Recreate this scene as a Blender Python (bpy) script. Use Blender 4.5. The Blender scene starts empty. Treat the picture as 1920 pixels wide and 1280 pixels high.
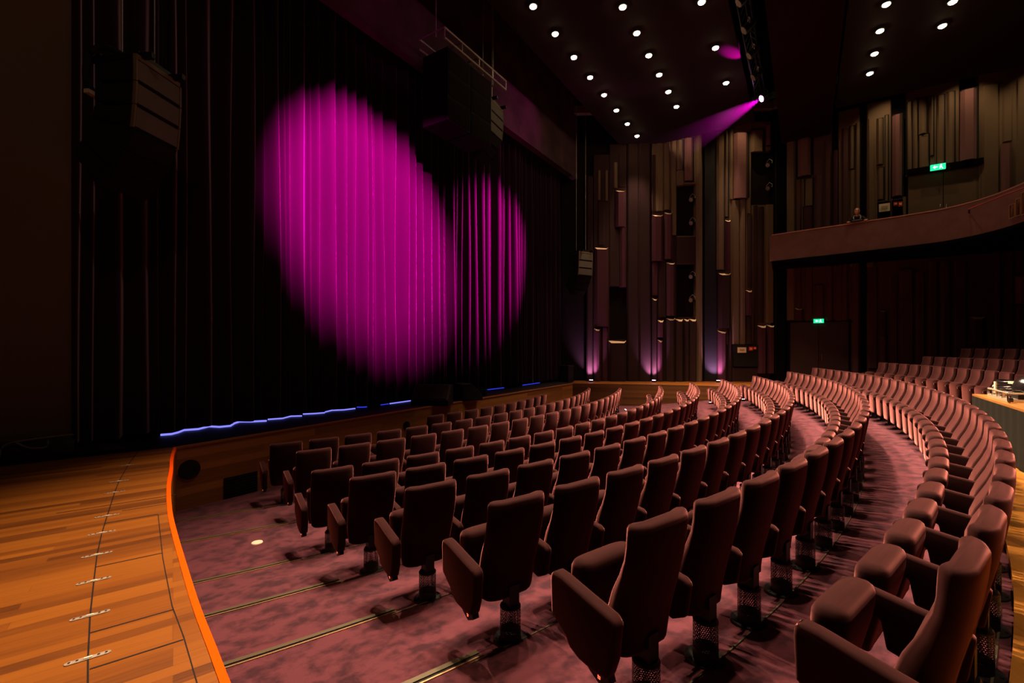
import bpy, bmesh, math, random
from mathutils import Vector, Matrix
PI = math.pi
scene = bpy.context.scene
COL = scene.collection
random.seed(7)

# ------------------------------------------------------------------ camera, world, exposure
# world axes: X runs along the stage front away from the camera, Y points upstage, Z up; z = 0 is the pit floor
FPX, CX, HY, HC = 853.0, 960.0, 648.0, 2.45
SN, CS = 0.5417, 0.8406
cam_data = bpy.data.cameras.new('camera')
cam_data.sensor_width = 36.0
cam_data.lens = FPX / 1920.0 * 36.0
cam_data.shift_y = (HY - 640.0) / 1920.0
cam_data.clip_start = 0.05
cam_data.clip_end = 200.0
cam = bpy.data.objects.new('camera', cam_data)
COL.objects.link(cam)
cam.location = (0, 0, HC)
cam.rotation_euler = (PI / 2, 0, math.atan2(SN, CS) - PI / 2)
scene.camera = cam

w = bpy.data.worlds.new('world')
scene.world = w
w.use_nodes = True
w.node_tree.nodes['Background'].inputs[0].default_value = (1.0, 0.66, 0.42, 1)
w.node_tree.nodes['Background'].inputs[1].default_value = 0.0025

vs = scene.view_settings
vs.view_transform = 'Standard'
vs.look = 'None'
vs.gamma = 1.0
vs.use_curve_mapping = False
vs.exposure = 0.0
WARM = (1.0, 0.66, 0.44)
MAG = (1.0, 0.002, 0.62)
P_ROW = {1: 1500, 2: 2200, 3: 4300, 4: 60, 5: 40}     # watts of the ceiling downlights by row
P_SPOT = 60000


def lamp(name, kind, loc, energy, color, aim=None, size=None, blend=0.3, radius=0.05):
    d = bpy.data.lights.new(name, kind)
    d.energy = energy
    d.color = color
    d.shadow_soft_size = radius
    if kind == 'SPOT':
        d.spot_size = size
        d.spot_blend = blend
    o = bpy.data.objects.new(name, d)
    COL.objects.link(o)
    o.location = loc
    if aim is not None:
        o.rotation_euler = (Vector(aim) - Vector(loc)).to_track_quat('-Z', 'Y').to_euler()
    return o


# ------------------------------------------------------------------ geometry of the picture on real planes
def ray(u):
    r = (u - CX) / FPX
    return SN * r + CS, -CS * r + SN


def on_z(u, v, z):
    dx, dy = ray(u)
    t = FPX * (HC - z) / (v - HY)
    return Vector((dx * t, dy * t, z))


def on_y(u, v, y):
    dx, dy = ray(u)
    t = y / dy
    return Vector((dx * t, y, HC + t * (HY - v) / FPX))


def on_x(u, v, x):
    dx, dy = ray(u)
    t = x / dx
    return Vector((x, dy * t, HC + t * (HY - v) / FPX))


# ------------------------------------------------------------------ materials
def mat(name, color, rough=0.7, metal=0.0, spec=0.3, noise=None, sheen=0.0, emit=None, strength=0.0, bump=None, coat=0.0):
    m = bpy.data.materials.new(name)
    m.use_nodes = True
    nt = m.node_tree
    b = nt.nodes['Principled BSDF']
    b.inputs['Base Color'].default_value = (*color, 1)
    b.inputs['Roughness'].default_value = rough
    b.inputs['Metallic'].default_value = metal
    b.inputs['Specular IOR Level'].default_value = spec
    if sheen:
        b.inputs['Sheen Weight'].default_value = sheen
        b.inputs['Sheen Roughness'].default_value = 0.35
        b.inputs['Sheen Tint'].default_value = (1.0, 0.75, 0.70, 1)
    if coat:
        b.inputs['Coat Weight'].default_value = coat
    if emit:
        b.inputs['Emission Color'].default_value = (*emit, 1)
        b.inputs['Emission Strength'].default_value = strength
    tc = nt.nodes.new('ShaderNodeTexCoord')
    if noise:
        scale, c2, lo, hi = noise
        n = nt.nodes.new('ShaderNodeTexNoise')
        n.inputs['Scale'].default_value = scale
        n.inputs['Detail'].default_value = 4
        rp = nt.nodes.new('ShaderNodeValToRGB')
        rp.color_ramp.elements[0].position = lo
        rp.color_ramp.elements[1].position = hi
        rp.color_ramp.elements[0].color = (*color, 1)
        rp.color_ramp.elements[1].color = (*c2, 1)
        nt.links.new(tc.outputs['Object'], n.inputs['Vector'])
        nt.links.new(n.outputs['Fac'], rp.inputs['Fac'])
        nt.links.new(rp.outputs['Color'], b.inputs['Base Color'])
    if bump:
        n = nt.nodes.new('ShaderNodeTexNoise')
        n.inputs['Scale'].default_value = bump[0]
        bp = nt.nodes.new('ShaderNodeBump')
        bp.inputs['Strength'].default_value = bump[1]
        bp.inputs['Distance'].default_value = 0.01
        nt.links.new(tc.outputs['Object'], n.inputs['Vector'])
        nt.links.new(n.outputs['Fac'], bp.inputs['Height'])
        nt.links.new(bp.outputs['Normal'], b.inputs['Normal'])
    return m


def wood_mat(name, c_dark, c_mid, c_light, plank_len, plank_w, axis='XY', rot=0.0, rough=0.45):
    m = bpy.data.materials.new(name)
    m.use_nodes = True
    nt = m.node_tree
    N, L = nt.nodes, nt.links
    b = N['Principled BSDF']
    b.inputs['Roughness'].default_value = rough
    b.inputs['Specular IOR Level'].default_value = 0.3
    tc = N.new('ShaderNodeTexCoord')
    mp = N.new('ShaderNodeMapping')
    mp.vector_type = 'TEXTURE'
    if axis == 'XZ':
        mp.inputs['Rotation'].default_value = (PI / 2, 0, rot)
    else:
        mp.inputs['Rotation'].default_value = (0, 0, rot)
    L.new(tc.outputs['Object'], mp.inputs['Vector'])
    br = N.new('ShaderNodeTexBrick')
    br.inputs['Scale'].default_value = 1.0
    br.inputs['Brick Width'].default_value = plank_len
    br.inputs['Row Height'].default_value = plank_w
    br.inputs['Mortar Size'].default_value = 0.0012
    br.inputs['Color1'].default_value = (0, 0, 0, 1)
    br.inputs['Color2'].default_value = (1, 1, 1, 1)
    br.inputs['Mortar'].default_value = (0.1, 0.1, 0.1, 1)
    br.offset = 0.37
    br.offset_frequency = 3
    L.new(mp.outputs['Vector'], br.inputs['Vector'])
    mp2 = N.new('ShaderNodeMapping')
    mp2.inputs['Scale'].default_value = (1.2, 22, 22)
    L.new(mp.outputs['Vector'], mp2.inputs['Vector'])
    gn = N.new('ShaderNodeTexNoise')
    gn.inputs['Scale'].default_value = 2.0
    gn.inputs['Detail'].default_value = 5
    L.new(mp2.outputs['Vector'], gn.inputs['Vector'])
    ad = N.new('ShaderNodeMath')
    ad.operation = 'MULTIPLY_ADD'
    ad.inputs[1].default_value = 0.95
    L.new(br.outputs['Color'], ad.inputs[0])
    ml = N.new('ShaderNodeMath')
    ml.operation = 'MULTIPLY_ADD'
    ml.inputs[1].default_value = 0.7
    ml.inputs[2].default_value = -0.22
    L.new(gn.outputs['Fac'], ml.inputs[0])
    L.new(ml.outputs[0], ad.inputs[2])
    rp = N.new('ShaderNodeValToRGB')
    e = rp.color_ramp.elements
    e[0].position = 0.0
    e[0].color = (*c_dark, 1)
    e[1].position = 1.0
    e[1].color = (*c_light, 1)
    x = e.new(0.45)
    x.color = (*c_mid, 1)
    L.new(ad.outputs[0], rp.inputs['Fac'])
    L.new(rp.outputs['Color'], b.inputs['Base Color'])
    return m


def carpet_mat():
    m = bpy.data.materials.new('carpet')
    m.use_nodes = True
    nt = m.node_tree
    N, L = nt.nodes, nt.links
    b = N['Principled BSDF']
    b.inputs['Roughness'].default_value = 0.95
    b.inputs['Specular IOR Level'].default_value = 0.05
    b.inputs['Sheen Weight'].default_value = 0.25
    b.inputs['Sheen Tint'].default_value = (1.0, 0.7, 0.8, 1)
    tc = N.new('ShaderNodeTexCoord')
    n1 = N.new('ShaderNodeTexNoise')
    n1.inputs['Scale'].default_value = 6.5
    n1.inputs['Detail'].default_value = 6
    n1.inputs['Roughness'].default_value = 0.6
    n1.inputs['Distortion'].default_value = 0.2
    L.new(tc.outputs['Object'], n1.inputs['Vector'])
    rp = N.new('ShaderNodeValToRGB')
    e = rp.color_ramp.elements
    e[0].position = 0.38
    e[0].color = (0.026, 0.0060, 0.0105, 1)
    e[1].position = 0.57
    e[1].color = (0.084, 0.0205, 0.0285, 1)
    L.new(n1.outputs['Fac'], rp.inputs['Fac'])
    L.new(rp.outputs['Color'], b.inputs['Base Color'])
    n2 = N.new('ShaderNodeTexNoise')
    n2.inputs['Scale'].default_value = 260
    bp = N.new('ShaderNodeBump')
    bp.inputs['Strength'].default_value = 0.35
    bp.inputs['Distance'].default_value = 0.004
    L.new(tc.outputs['Object'], n2.inputs['Vector'])
    L.new(n2.outputs['Fac'], bp.inputs['Height'])
    L.new(bp.outputs['Normal'], b.inputs['Normal'])
    return m


def perforated_mat():
    m = bpy.data.materials.new('perforated_steel')
    m.use_nodes = True
    nt = m.node_tree
    N, L = nt.nodes, nt.links
    b = N['Principled BSDF']
    b.inputs['Base Color'].default_value = (0.012, 0.010, 0.010, 1)
    b.inputs['Roughness'].default_value = 0.5
    b.inputs['Metallic'].default_value = 0.3
    tc = N.new('ShaderNodeTexCoord')
    sp = N.new('ShaderNodeSeparateXYZ')
    L.new(tc.outputs['Object'], sp.inputs[0])

    def mth(op, a, b_=None, c=None):
        n = N.new('ShaderNodeMath')
        n.operation = op
        for i, v in enumerate((a, b_, c)):
            if v is None:
                continue
            if isinstance(v, (int, float)):
                n.inputs[i].default_value = v
            else:
                L.new(v, n.inputs[i])
        return n.outputs[0]
    ang = mth('ARCTAN2', sp.outputs[1], sp.outputs[0])
    uu = mth('MULTIPLY', ang, 0.068 / 0.0125)
    vv = mth('MULTIPLY', sp.outputs[2], 1 / 0.0110)
    row = mth('FLOOR', vv)
    par = mth('MULTIPLY', mth('MODULO', row, 2.0), 0.5)
    fu = mth('SUBTRACT', mth('FRACT', mth('ADD', mth('ADD', uu, par), 100.0)), 0.5)
    fv = mth('SUBTRACT', mth('FRACT', vv), 0.5)
    d = mth('ADD', mth('MULTIPLY', fu, fu), mth('MULTIPLY', fv, fv))
    hole = mth('LESS_THAN', d, 0.125)
    zlo = mth('GREATER_THAN', sp.outputs[2], 0.07)
    zhi = mth('LESS_THAN', sp.outputs[2], 0.215)
    hole = mth('MULTIPLY', mth('MULTIPLY', hole, zlo), zhi)
    tr = N.new('ShaderNodeBsdfTransparent')
    mx = N.new('ShaderNodeMixShader')
    L.new(hole, mx.inputs[0])
    L.new(b.outputs[0], mx.inputs[1])
    L.new(tr.outputs[0], mx.inputs[2])
    L.new(mx.outputs[0], N['Material Output'].inputs['Surface'])
    return m


FABRIC = mat('seat_velour', (0.014, 0.0042, 0.0042), 0.85, spec=0.05, sheen=0.68, noise=(6, (0.020, 0.0056, 0.0054), 0.35, 0.7))
FABRIC.node_tree.nodes['Principled BSDF'].inputs['Sheen Roughness'].default_value = 0.38
FABRIC.node_tree.nodes['Principled BSDF'].inputs['Sheen Tint'].default_value = (0.66, 0.238, 0.222, 1)
CARPET = carpet_mat()
PERF = perforated_mat()
BLACKM = mat('black_metal', (0.012, 0.011, 0.011), 0.45, metal=0.4)
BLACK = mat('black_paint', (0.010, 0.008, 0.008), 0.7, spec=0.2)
MATT = mat('black_void_paint', (0.004, 0.003, 0.003), 0.95, spec=0.02)
STAGEBLK = mat('black_stage_boards', (0.006, 0.004, 0.005), 0.55, spec=0.25)
OLIVE = mat('olive_anodised_rail', (0.10, 0.085, 0.05), 0.45, metal=0.5)
BRASS = mat('brass_strip', (0.62, 0.43, 0.20), 0.35, metal=0.8)
STEEL = mat('steel_plate', (0.42, 0.38, 0.32), 0.45, metal=0.6, noise=(60, (0.55, 0.5, 0.42), 0.4, 0.6))
CHROME = mat('chrome', (0.75, 0.7, 0.62), 0.2, metal=1.0)
ORANGE = mat('orange_nosing', (1.0, 0.085, 0.0), 0.85, spec=0.05)
WOOD = wood_mat('stage_planks', (0.066, 0.019, 0.003), (0.180, 0.055, 0.005), (0.255, 0.086, 0.008), 1.9, 0.078, rot=math.radians(-20.5))
WOODF = wood_mat('wood_facing', (0.16, 0.060, 0.016), (0.28, 0.110, 0.028), (0.40, 0.16, 0.038), 2.6, 0.11, axis='XZ')
WOODA = wood_mat('aisle_planks', (0.20, 0.08, 0.012), (0.34, 0.14, 0.02), (0.42, 0.18, 0.028), 1.2, 0.09, rot=math.radians(30))
WALLD = mat('wall_dark', (0.010, 0.005, 0.005), 0.9, spec=0.1)
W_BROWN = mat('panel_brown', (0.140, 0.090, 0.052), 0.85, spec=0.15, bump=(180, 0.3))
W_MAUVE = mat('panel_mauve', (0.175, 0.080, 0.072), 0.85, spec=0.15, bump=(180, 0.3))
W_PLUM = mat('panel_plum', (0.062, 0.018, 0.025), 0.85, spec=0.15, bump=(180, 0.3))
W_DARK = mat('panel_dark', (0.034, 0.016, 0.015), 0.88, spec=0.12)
CEILM = mat('ceiling_paint', (0.024, 0.016, 0.016), 0.9, spec=0.08)
BEAMM = mat('bridge_paint', (0.022, 0.007, 0.007), 0.9, spec=0.08)
BALC = mat('balcony_front', (0.175, 0.088, 0.072), 0.8, spec=0.15, noise=(3, (0.195, 0.100, 0.082), 0.4, 0.6))
RAILW = mat('balcony_capping', (0.55, 0.26, 0.18), 0.4, spec=0.4)
PINKRAIL = mat('red_handrail', (0.45, 0.10, 0.09), 0.4)
GRILLE = mat('speaker_grille', (0.120, 0.105, 0.080), 0.7, bump=(400, 0.4))
SPKBOX = mat('speaker_box', (0.010, 0.008, 0.007), 0.75, spec=0.15)
PAPER = mat('cream_paper', (0.82, 0.66, 0.42), 0.8)
REDP = mat('red_callpoint', (0.75, 0.06, 0.02), 0.5)
GREENE = mat('green_sign', (0.0, 0.3, 0.12), 0.5, emit=(0.02, 0.75, 0.32), strength=1.3)
WHITEE = mat('white_sign_symbol', (0.9, 0.95, 0.95), 0.5, emit=(0.75, 1.0, 0.95), strength=2.0)
CURT = None


# ------------------------------------------------------------------ mesh helpers
def obj(name, bm, m=None, parent=None, smooth=False, bevel=0.0):
    bmesh.ops.recalc_face_normals(bm, faces=bm.faces[:])
    if bevel:
        es = [e for e in bm.edges if len(e.link_faces) == 2 and e.calc_face_angle(0) > 0.5]
        bmesh.ops.bevel(bm, geom=es, offset=bevel, segments=2, affect='EDGES', profile=0.6)
    me = bpy.data.meshes.new(name)
    bm.to_mesh(me)
    bm.free()
    if m is not None:
        for k in (m if isinstance(m, (list, tuple)) else [m]):
            me.materials.append(k)
    if smooth:
        for p in me.polygons:
            p.use_smooth = True
    o = bpy.data.objects.new(name, me)
    COL.objects.link(o)
    if parent is not None:
        o.parent = parent
    return o


def tag(o, label, cat, group=None, kind=None):
    o['label'] = label
    o['category'] = cat
    if group:
        o['group'] = group
    if kind:
        o['kind'] = kind
    return o


def thing(name, label, cat, loc=(0, 0, 0), rz=0.0, group=None):
    o = bpy.data.objects.new(name, None)
    o.empty_display_size = 0.1
    COL.objects.link(o)
    o.location = loc
    o.rotation_euler = (0, 0, rz)
    return tag(o, label, cat, group)


def struct(name, bm, m, parent=None, smooth=False, label=None):
    o = obj(name, bm, m, parent, smooth)
    if parent is None:
        o['kind'] = 'structure'
        if label:
            o['label'] = label
            o['category'] = name.split('_')[0]
    return o


def box(bm, c, s, rz=0.0, rx=0.0):
    M = Matrix.Translation(Vector(c)) @ Matrix.Rotation(rz, 4, 'Z') @ Matrix.Rotation(rx, 4, 'X') @ Matrix.Diagonal((s[0], s[1], s[2], 1))
    return bmesh.ops.create_cube(bm, size=1.0, matrix=M)


def B(c, s, rz=0.0, rx=0.0):
    bm = bmesh.new()
    box(bm, c, s, rz, rx)
    return bm


def cyl(bm, a, b, r, r2=None, seg=16, caps=True):
    a, b = Vector(a), Vector(b)
    d = b - a
    M = Matrix.Translation((a + b) / 2) @ d.to_track_quat('Z', 'Y').to_matrix().to_4x4()
    bmesh.ops.create_cone(bm, cap_ends=caps, segments=seg, radius1=r, radius2=r if r2 is None else r2, depth=d.length, matrix=M)
    return bm


def tube(bm, pts, r, seg=8):
    pts = [Vector(p) for p in pts]
    rings = []
    for i, p in enumerate(pts):
        t = (pts[min(i + 1, len(pts) - 1)] - pts[max(i - 1, 0)]).normalized()
        up = Vector((0, 0, 1)) if abs(t.z) < 0.9 else Vector((1, 0, 0))
        x = t.cross(up).normalized()
        y = x.cross(t).normalized()
        rr = r[i] if isinstance(r, (list, tuple)) else r
        rings.append([bm.verts.new(p + rr * (math.cos(2 * PI * k / seg) * x + math.sin(2 * PI * k / seg) * y)) for k in range(seg)])
    for a, b in zip(rings, rings[1:]):
        for k in range(seg):
            bm.faces.new((a[k], a[(k + 1) % seg], b[(k + 1) % seg], b[k]))
    bm.faces.new(rings[0][::-1])
    bm.faces.new(rings[-1])
    return bm


def prism(bm, pts, z0, z1):
    lo = [bm.verts.new((p[0], p[1], z0)) for p in pts]
    hi = [bm.verts.new((p[0], p[1], z1)) for p in pts]
    n = len(pts)
    bm.faces.new(lo[::-1])
    bm.faces.new(hi)
    for i in range(n):
        bm.faces.new((lo[i], lo[(i + 1) % n], hi[(i + 1) % n], hi[i]))
    return bm


def loft(bm, rings):
    vr = [[bm.verts.new(p) for p in r] for r in rings]
    n = len(vr[0])
    for a, b in zip(vr, vr[1:]):
        for k in range(n):
            bm.faces.new((a[k], a[(k + 1) % n], b[(k + 1) % n], b[k]))
    bm.faces.new(vr[0][::-1])
    bm.faces.new(vr[-1])
    return bm


def profile_slab(bm, yz, x0, x1):
    lo = [bm.verts.new((x0, y, z)) for y, z in yz]
    hi = [bm.verts.new((x1, y, z)) for y, z in yz]
    n = len(yz)
    bm.faces.new(lo[::-1])
    bm.faces.new(hi)
    for i in range(n):
        bm.faces.new((lo[i], lo[(i + 1) % n], hi[(i + 1) % n], hi[i]))
    return bm


# ------------------------------------------------------------------ hall plan: concentric seat rows
AC = Vector((9.753, 20.72))            # centre of the seat arcs
ROT = math.radians(-57.2)
PITCH = 0.55
#        radius of back tops, floor height, first angle, seats
ROWS = [('0', 14.25, 0.000, -43.27, 10), ('a', 15.30, 0.030, -56.00, 21), ('b', 16.36, 0.100, -55.30, 21),
        ('c', 17.66, 0.145, -55.51, 24), ('d', 18.64, 0.278, -55.07, 25), ('e', 19.60, 0.402, -54.62, 26),
        ('f', 20.57, 0.532, -54.23, 27), ('g', 21.56, 0.682, -53.92, 28), ('h', 22.56, 0.780, -53.00, 30),
        ('i', 24.30, 0.980, -26.20, 11), ('j', 25.30, 1.180, -23.90, 9), ('k', 26.30, 1.420, -19.80, 6)]


def arc(R, deg):
    a = math.radians(deg) + ROT
    return AC.x + R * math.cos(a), AC.y + R * math.sin(a)


# carpet tiers
def annulus(bm, r0, r1, z, d0, d1, n=70, zb=-0.25):
    rings = []
    for i in range(n + 1):
        d = d0 + (d1 - d0) * i / n
        p, q = arc(r0, d), arc(r1, d)
        rings.append([Vector((*p, zb)), Vector((*q, zb)), Vector((*q, z)), Vector((*p, z))])
    loft(bm, rings)


bm = bmesh.new()
RAMP = [(10.5, 0.0)] + [(R - 0.14, z) for n, R, z, ph, cnt in ROWS if n not in 'ijk'] + [(22.54, 0.784)]     # gently ramped stalls floor
grid = []
for i in range(101):
    d = -72 + 78 * i / 100
    ringv = []
    for r_, z_ in RAMP:
        p = arc(r_, d)
        ringv.append(bm.verts.new((p[0], p[1], z_)))
    p = arc(RAMP[-1][0], d)
    ringv.append(bm.verts.new((p[0], p[1], -0.25)))
    p = arc(RAMP[0][0], d)
    ringv.append(bm.verts.new((p[0], p[1], -0.25)))
    grid.append(ringv)
m_ = len(grid[0])
for a, b in zip(grid, grid[1:]):
    for k in range(m_):
        bm.faces.new((a[k], a[(k + 1) % m_], b[(k + 1) % m_], b[k]))
bm.faces.new(grid[0])
bm.faces.new(grid[-1][::-1])
struct('floor', bm, CARPET)
bm = bmesh.new()
annulus(bm, 22.54, 23.70, 0.86, -58.2, 6)
struct('floor_aisle', bm, WOODA)
bm = bmesh.new()
for n, R, z, e0 in (('i', 24.3, 0.98, 23.7), ('j', 25.3, 1.18, 24.28), ('k', 26.3, 1.42, 25.28)):
    annulus(bm, e0, R - 0.02, z, -52, 6)
annulus(bm, 26.28, 30.0, 1.62, -52, 6)
struct('floor_terrace', bm, CARPET)

# ------------------------------------------------------------------ stage
ZS = 0.955
EDGE = [(2.96, 7.80), (2.66, 7.1), (2.40, 6.42), (2.18, 5.88), (2.00, 5.40), (1.84, 4.95), (1.73, 4.62), (1.60, 4.20), (1.46, 3.73), (1.29, 3.15), (1.20, 2.83),
        (1.10, 2.45), (1.02, 2.15), (0.93, 1.80), (0.85, 1.45)]
bm = bmesh.new()
prism(bm, EDGE + [(-3.5, 1.45), (-3.5, 9.9), (1.30, 8.39), (2.97, 7.84)], -0.2, ZS)
struct('floor_stage_side', bm, WOOD)
bm = bmesh.new()
far = [(19.5 - x, y) for x, y in EDGE]
prism(bm, far + [(23.0, 1.45), (23.0, 9.9), (18.2, 8.39), (16.53, 7.84)], -0.2, ZS)
struct('floor_stage_far', bm, WOOD)
bm = bmesh.new()
prism(bm, [(2.98, 7.82), (16.52, 7.82), (18.2, 8.40), (18.2, 12.0), (-3.5, 12.0), (-3.5, 9.95), (1.30, 8.41)], -0.2, ZS - 0.002)
struct('floor_stage', bm, STAGEBLK)
bm = B((9.75, 7.80, 0.36), (13.6, 0.05, 1.18))
struct('wall_stage_front', bm, WOODF)
bm = B((9.75, 7.80, ZS - 0.012), (13.6, 0.07, 0.03))
struct('trim_1', bm, mat('wood_lip', (0.30, 0.11, 0.025), 0.5))


def ribbon(bm, pts, w_in, z_top, z_bot):
    """strip along a plan curve: w_in inward on top, vertical face outside"""
    rings = []
    for i, p in enumerate(pts):
        a = Vector(pts[max(i - 1, 0)])
        b = Vector(pts[min(i + 1, len(pts) - 1)])
        t = (b - a).normalized()
        nrm = Vector((t.y, -t.x))
        q = Vector(p)
        rings.append([Vector((*(q - nrm * 0.002), z_bot)), Vector((*(q - nrm * 0.002), z_top)), Vector((*(q + nrm * w_in), z_top)), Vector((*(q + nrm * w_in), z_bot))])
    loft(bm, rings)


def smooth_curve(pts, n=6):
    out = []
    P = [Vector(p) for p in pts]
    for i in range(len(P) - 1):
        p0, p1, p2, p3 = P[max(i - 1, 0)], P[i], P[i + 1], P[min(i + 2, len(P) - 1)]
        for k in range(n):
            t = k / n
            out.append(0.5 * ((2 * p1) + (p2 - p0) * t + (2 * p0 - 5 * p1 + 4 * p2 - p3) * t * t + (3 * p1 - p0 - 3 * p2 + p3) * t ** 3))
    out.append(P[-1])
    return out


bm = bmesh.new()
ribbon(bm, smooth_curve(EDGE), 0.034, ZS + 0.004, ZS - 0.05)
tag(obj('stage_nosing', bm, ORANGE), 'bright orange nosing strip along the curved edge of the wooden side stage', 'edge strip')
# wood facing under the far side stage
bm = bmesh.new()
rr = [(x - 0.03, y) for x, y in far]
rings = []
for x, y in rr:
    rings.append([Vector((x, y, -0.1)), Vector((x + 0.035, y, -0.1)), Vector((x + 0.035, y, ZS + 0.003)), Vector((x, y, ZS + 0.003))])
loft(bm, rings)
struct('wall_stage_far', bm, wood_mat('wood_facing_upright', (0.055, 0.022, 0.008), (0.10, 0.042, 0.012), (0.15, 0.06, 0.016), 3.0, 0.09, axis='XZ', rot=PI / 2))

# round sockets, vent
k_ = 0
for u, v, d, txt in ((355, 880, 0.29, 'large black round cover on the stage front beside the orange strip'),
                     (762, 798, 0.20, 'small black round cover on the stage front above the front seats')):
    p = on_y(u, v, 7.77)
    bm = bmesh.new()
    cyl(bm, (p.x, 7.780, p.z), (p.x, 7.755, p.z), d / 2, seg=28)
    o = tag(obj('socket_cover', bm, BLACK), txt, 'cover plate', 'round covers on the stage front')
    for q in range(3):
        bm = bmesh.new()
        a = q * 2.1
        cyl(bm, (p.x + 0.3 * d * math.cos(a), 7.756, p.z + 0.3 * d * math.sin(a)), (p.x + 0.3 * d * math.cos(a), 7.748, p.z + 0.3 * d * math.sin(a)), d * 0.1, seg=10)
        obj('socket', bm, BLACKM, o)
p, q = on_y(420, 893, 7.77), on_y(482, 924, 7.77)
bm = B(((p.x + q.x) / 2, 7.77, 0.17), (q.x - p.x, 0.03, 0.34))
o = tag(obj('vent_grille', bm, BLACK), 'black rectangular vent low in the stage front behind the front corner seat', 'vent')
bm = bmesh.new()
for i in range(7):
    box(bm, ((p.x + q.x) / 2, 7.752, 0.04 + i * 0.045), (q.x - p.x - 0.04, 0.012, 0.012))
obj('slats', bm, BLACKM, o)

# hinge plates and seams in the side stage
PLATES = [(240, 872), (223, 902), (215, 923), (201, 967), (191, 999), (182, 1040), (176, 1089), (169, 1154), (165, 1234)]
ORD = ['', 'first', 'second', 'third', 'fourth', 'fifth', 'sixth', 'seventh', 'eighth', 'ninth', 'tenth', 'eleventh', 'twelfth', 'thirteenth', 'fourteenth', 'fifteenth',
       'sixteenth', 'seventeenth', 'eighteenth', 'nineteenth', 'twentieth', 'twenty-first', 'twenty-second', 'twenty-third', 'twenty-fourth', 'twenty-fifth', 'twenty-sixth',
       'twenty-seventh', 'twenty-eighth', 'twenty-ninth', 'thirtieth']
seam = []
for i, (u, v) in enumerate(PLATES):
    p = on_z(u, v, ZS)
    seam.append((p.x, p.y))
    t = thing('hinge_plate', ('steel hinge plate let into the stage planks, ' + (ORD[i + 1] + ' from the black stage' if i < 8 else 'the one nearest the viewer')),
              'hinge plate', (p.x, p.y, ZS), math.radians(-20.5), 'hinge plates along the stage floor seam')
    bm = bmesh.new()
    pts = []
    for sgn in (1, -1):
        for k in range(7):
            a = -PI / 2 + PI * k / 6
            pts.append((sgn * (0.070 + 0.014 * math.cos(a)), sgn * 0.014 * math.sin(a)))
    prism(bm, pts, 0.0, 0.004)
    obj('plate', bm, STEEL, t)
    bm = bmesh.new()
    box(bm, (0, 0, 0.006), (0.03, 0.011, 0.004))
    o = obj('clasp', bm, mat('white_clasp', (0.8, 0.74, 0.62), 0.4) if i == 0 else bpy.data.materials['white_clasp'], t)
    o['label'] = 'pale clasp'
    for x in (-0.066, -0.038, 0.038, 0.066):
        bm = bmesh.new()
        cyl(bm, (x, 0, 0.003), (x, 0, 0.0065), 0.006, seg=10)
        obj('screw', bm, CHROME, t)
bm = bmesh.new()


def seam_line(bm, pts, wd=0.006):
    for a, b in zip(pts, pts[1:]):
        a, b = Vector((*a, 0)), Vector((*b, 0))
        d = b - a
        box(bm, ((a + b) / 2 + Vector((0, 0, ZS + 0.0005))), (d.length, wd, 0.002), math.atan2(d.y, d.x))


seam_line(bm, [(2.55, 7.95)] + seam + [(0.62, 2.45), (0.5, 1.6)], 0.007)
seam_line(bm, [(1.69, 4.82), (1.36, 3.8), (1.14, 3.06), (1.05, 2.68), (0.94, 2.27), (0.78, 1.5)], 0.005)
for a, b in (((1.21, 5.62), (2.02, 5.31)), ((1.36, 4.96), (1.69, 4.83)), ((1.06, 4.03), (1.39, 3.90)), ((0.80, 3.13), (1.13, 3.01)), ((0.71, 2.78), (1.04, 2.66)), ((1.55, 5.2), (1.9, 5.06))):
    seam_line(bm, [a, b], 0.010)
struct('trim_2', bm, BLACK)

# ------------------------------------------------------------------ proscenium
bm = bmesh.new()
box(bm, (-1.95, 8.95, 6.95), (8.0, 0.3, 14.3))
struct('wall_proscenium_near', bm, mat('proscenium_paint', (0.110, 0.075, 0.050), 0.9, spec=0.1))
bm = bmesh.new()
box(bm, (19.6, 8.95, 6.95), (4.2, 0.3, 14.3))
struct('wall_proscenium_far', bm, MATT)
bm = bmesh.new()
box(bm, (9.75, 8.30, 11.90), (16.2, 0.25, 4.67))
struct('wall_proscenium_header', bm, mat('header_paint', (0.085, 0.045, 0.05), 0.9, spec=0.05, noise=(1.5, (0.05, 0.03, 0.032), 0.4, 0.65)))
bm = bmesh.new()
box(bm, (9.75, 11.9, 6.0), (26, 0.2, 14))
struct('wall_backstage', bm, MATT)

struct('wall_rear', B((9.75, -10.2, 6.5), (25.0, 0.2, 15.0)), WALLD)
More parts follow.
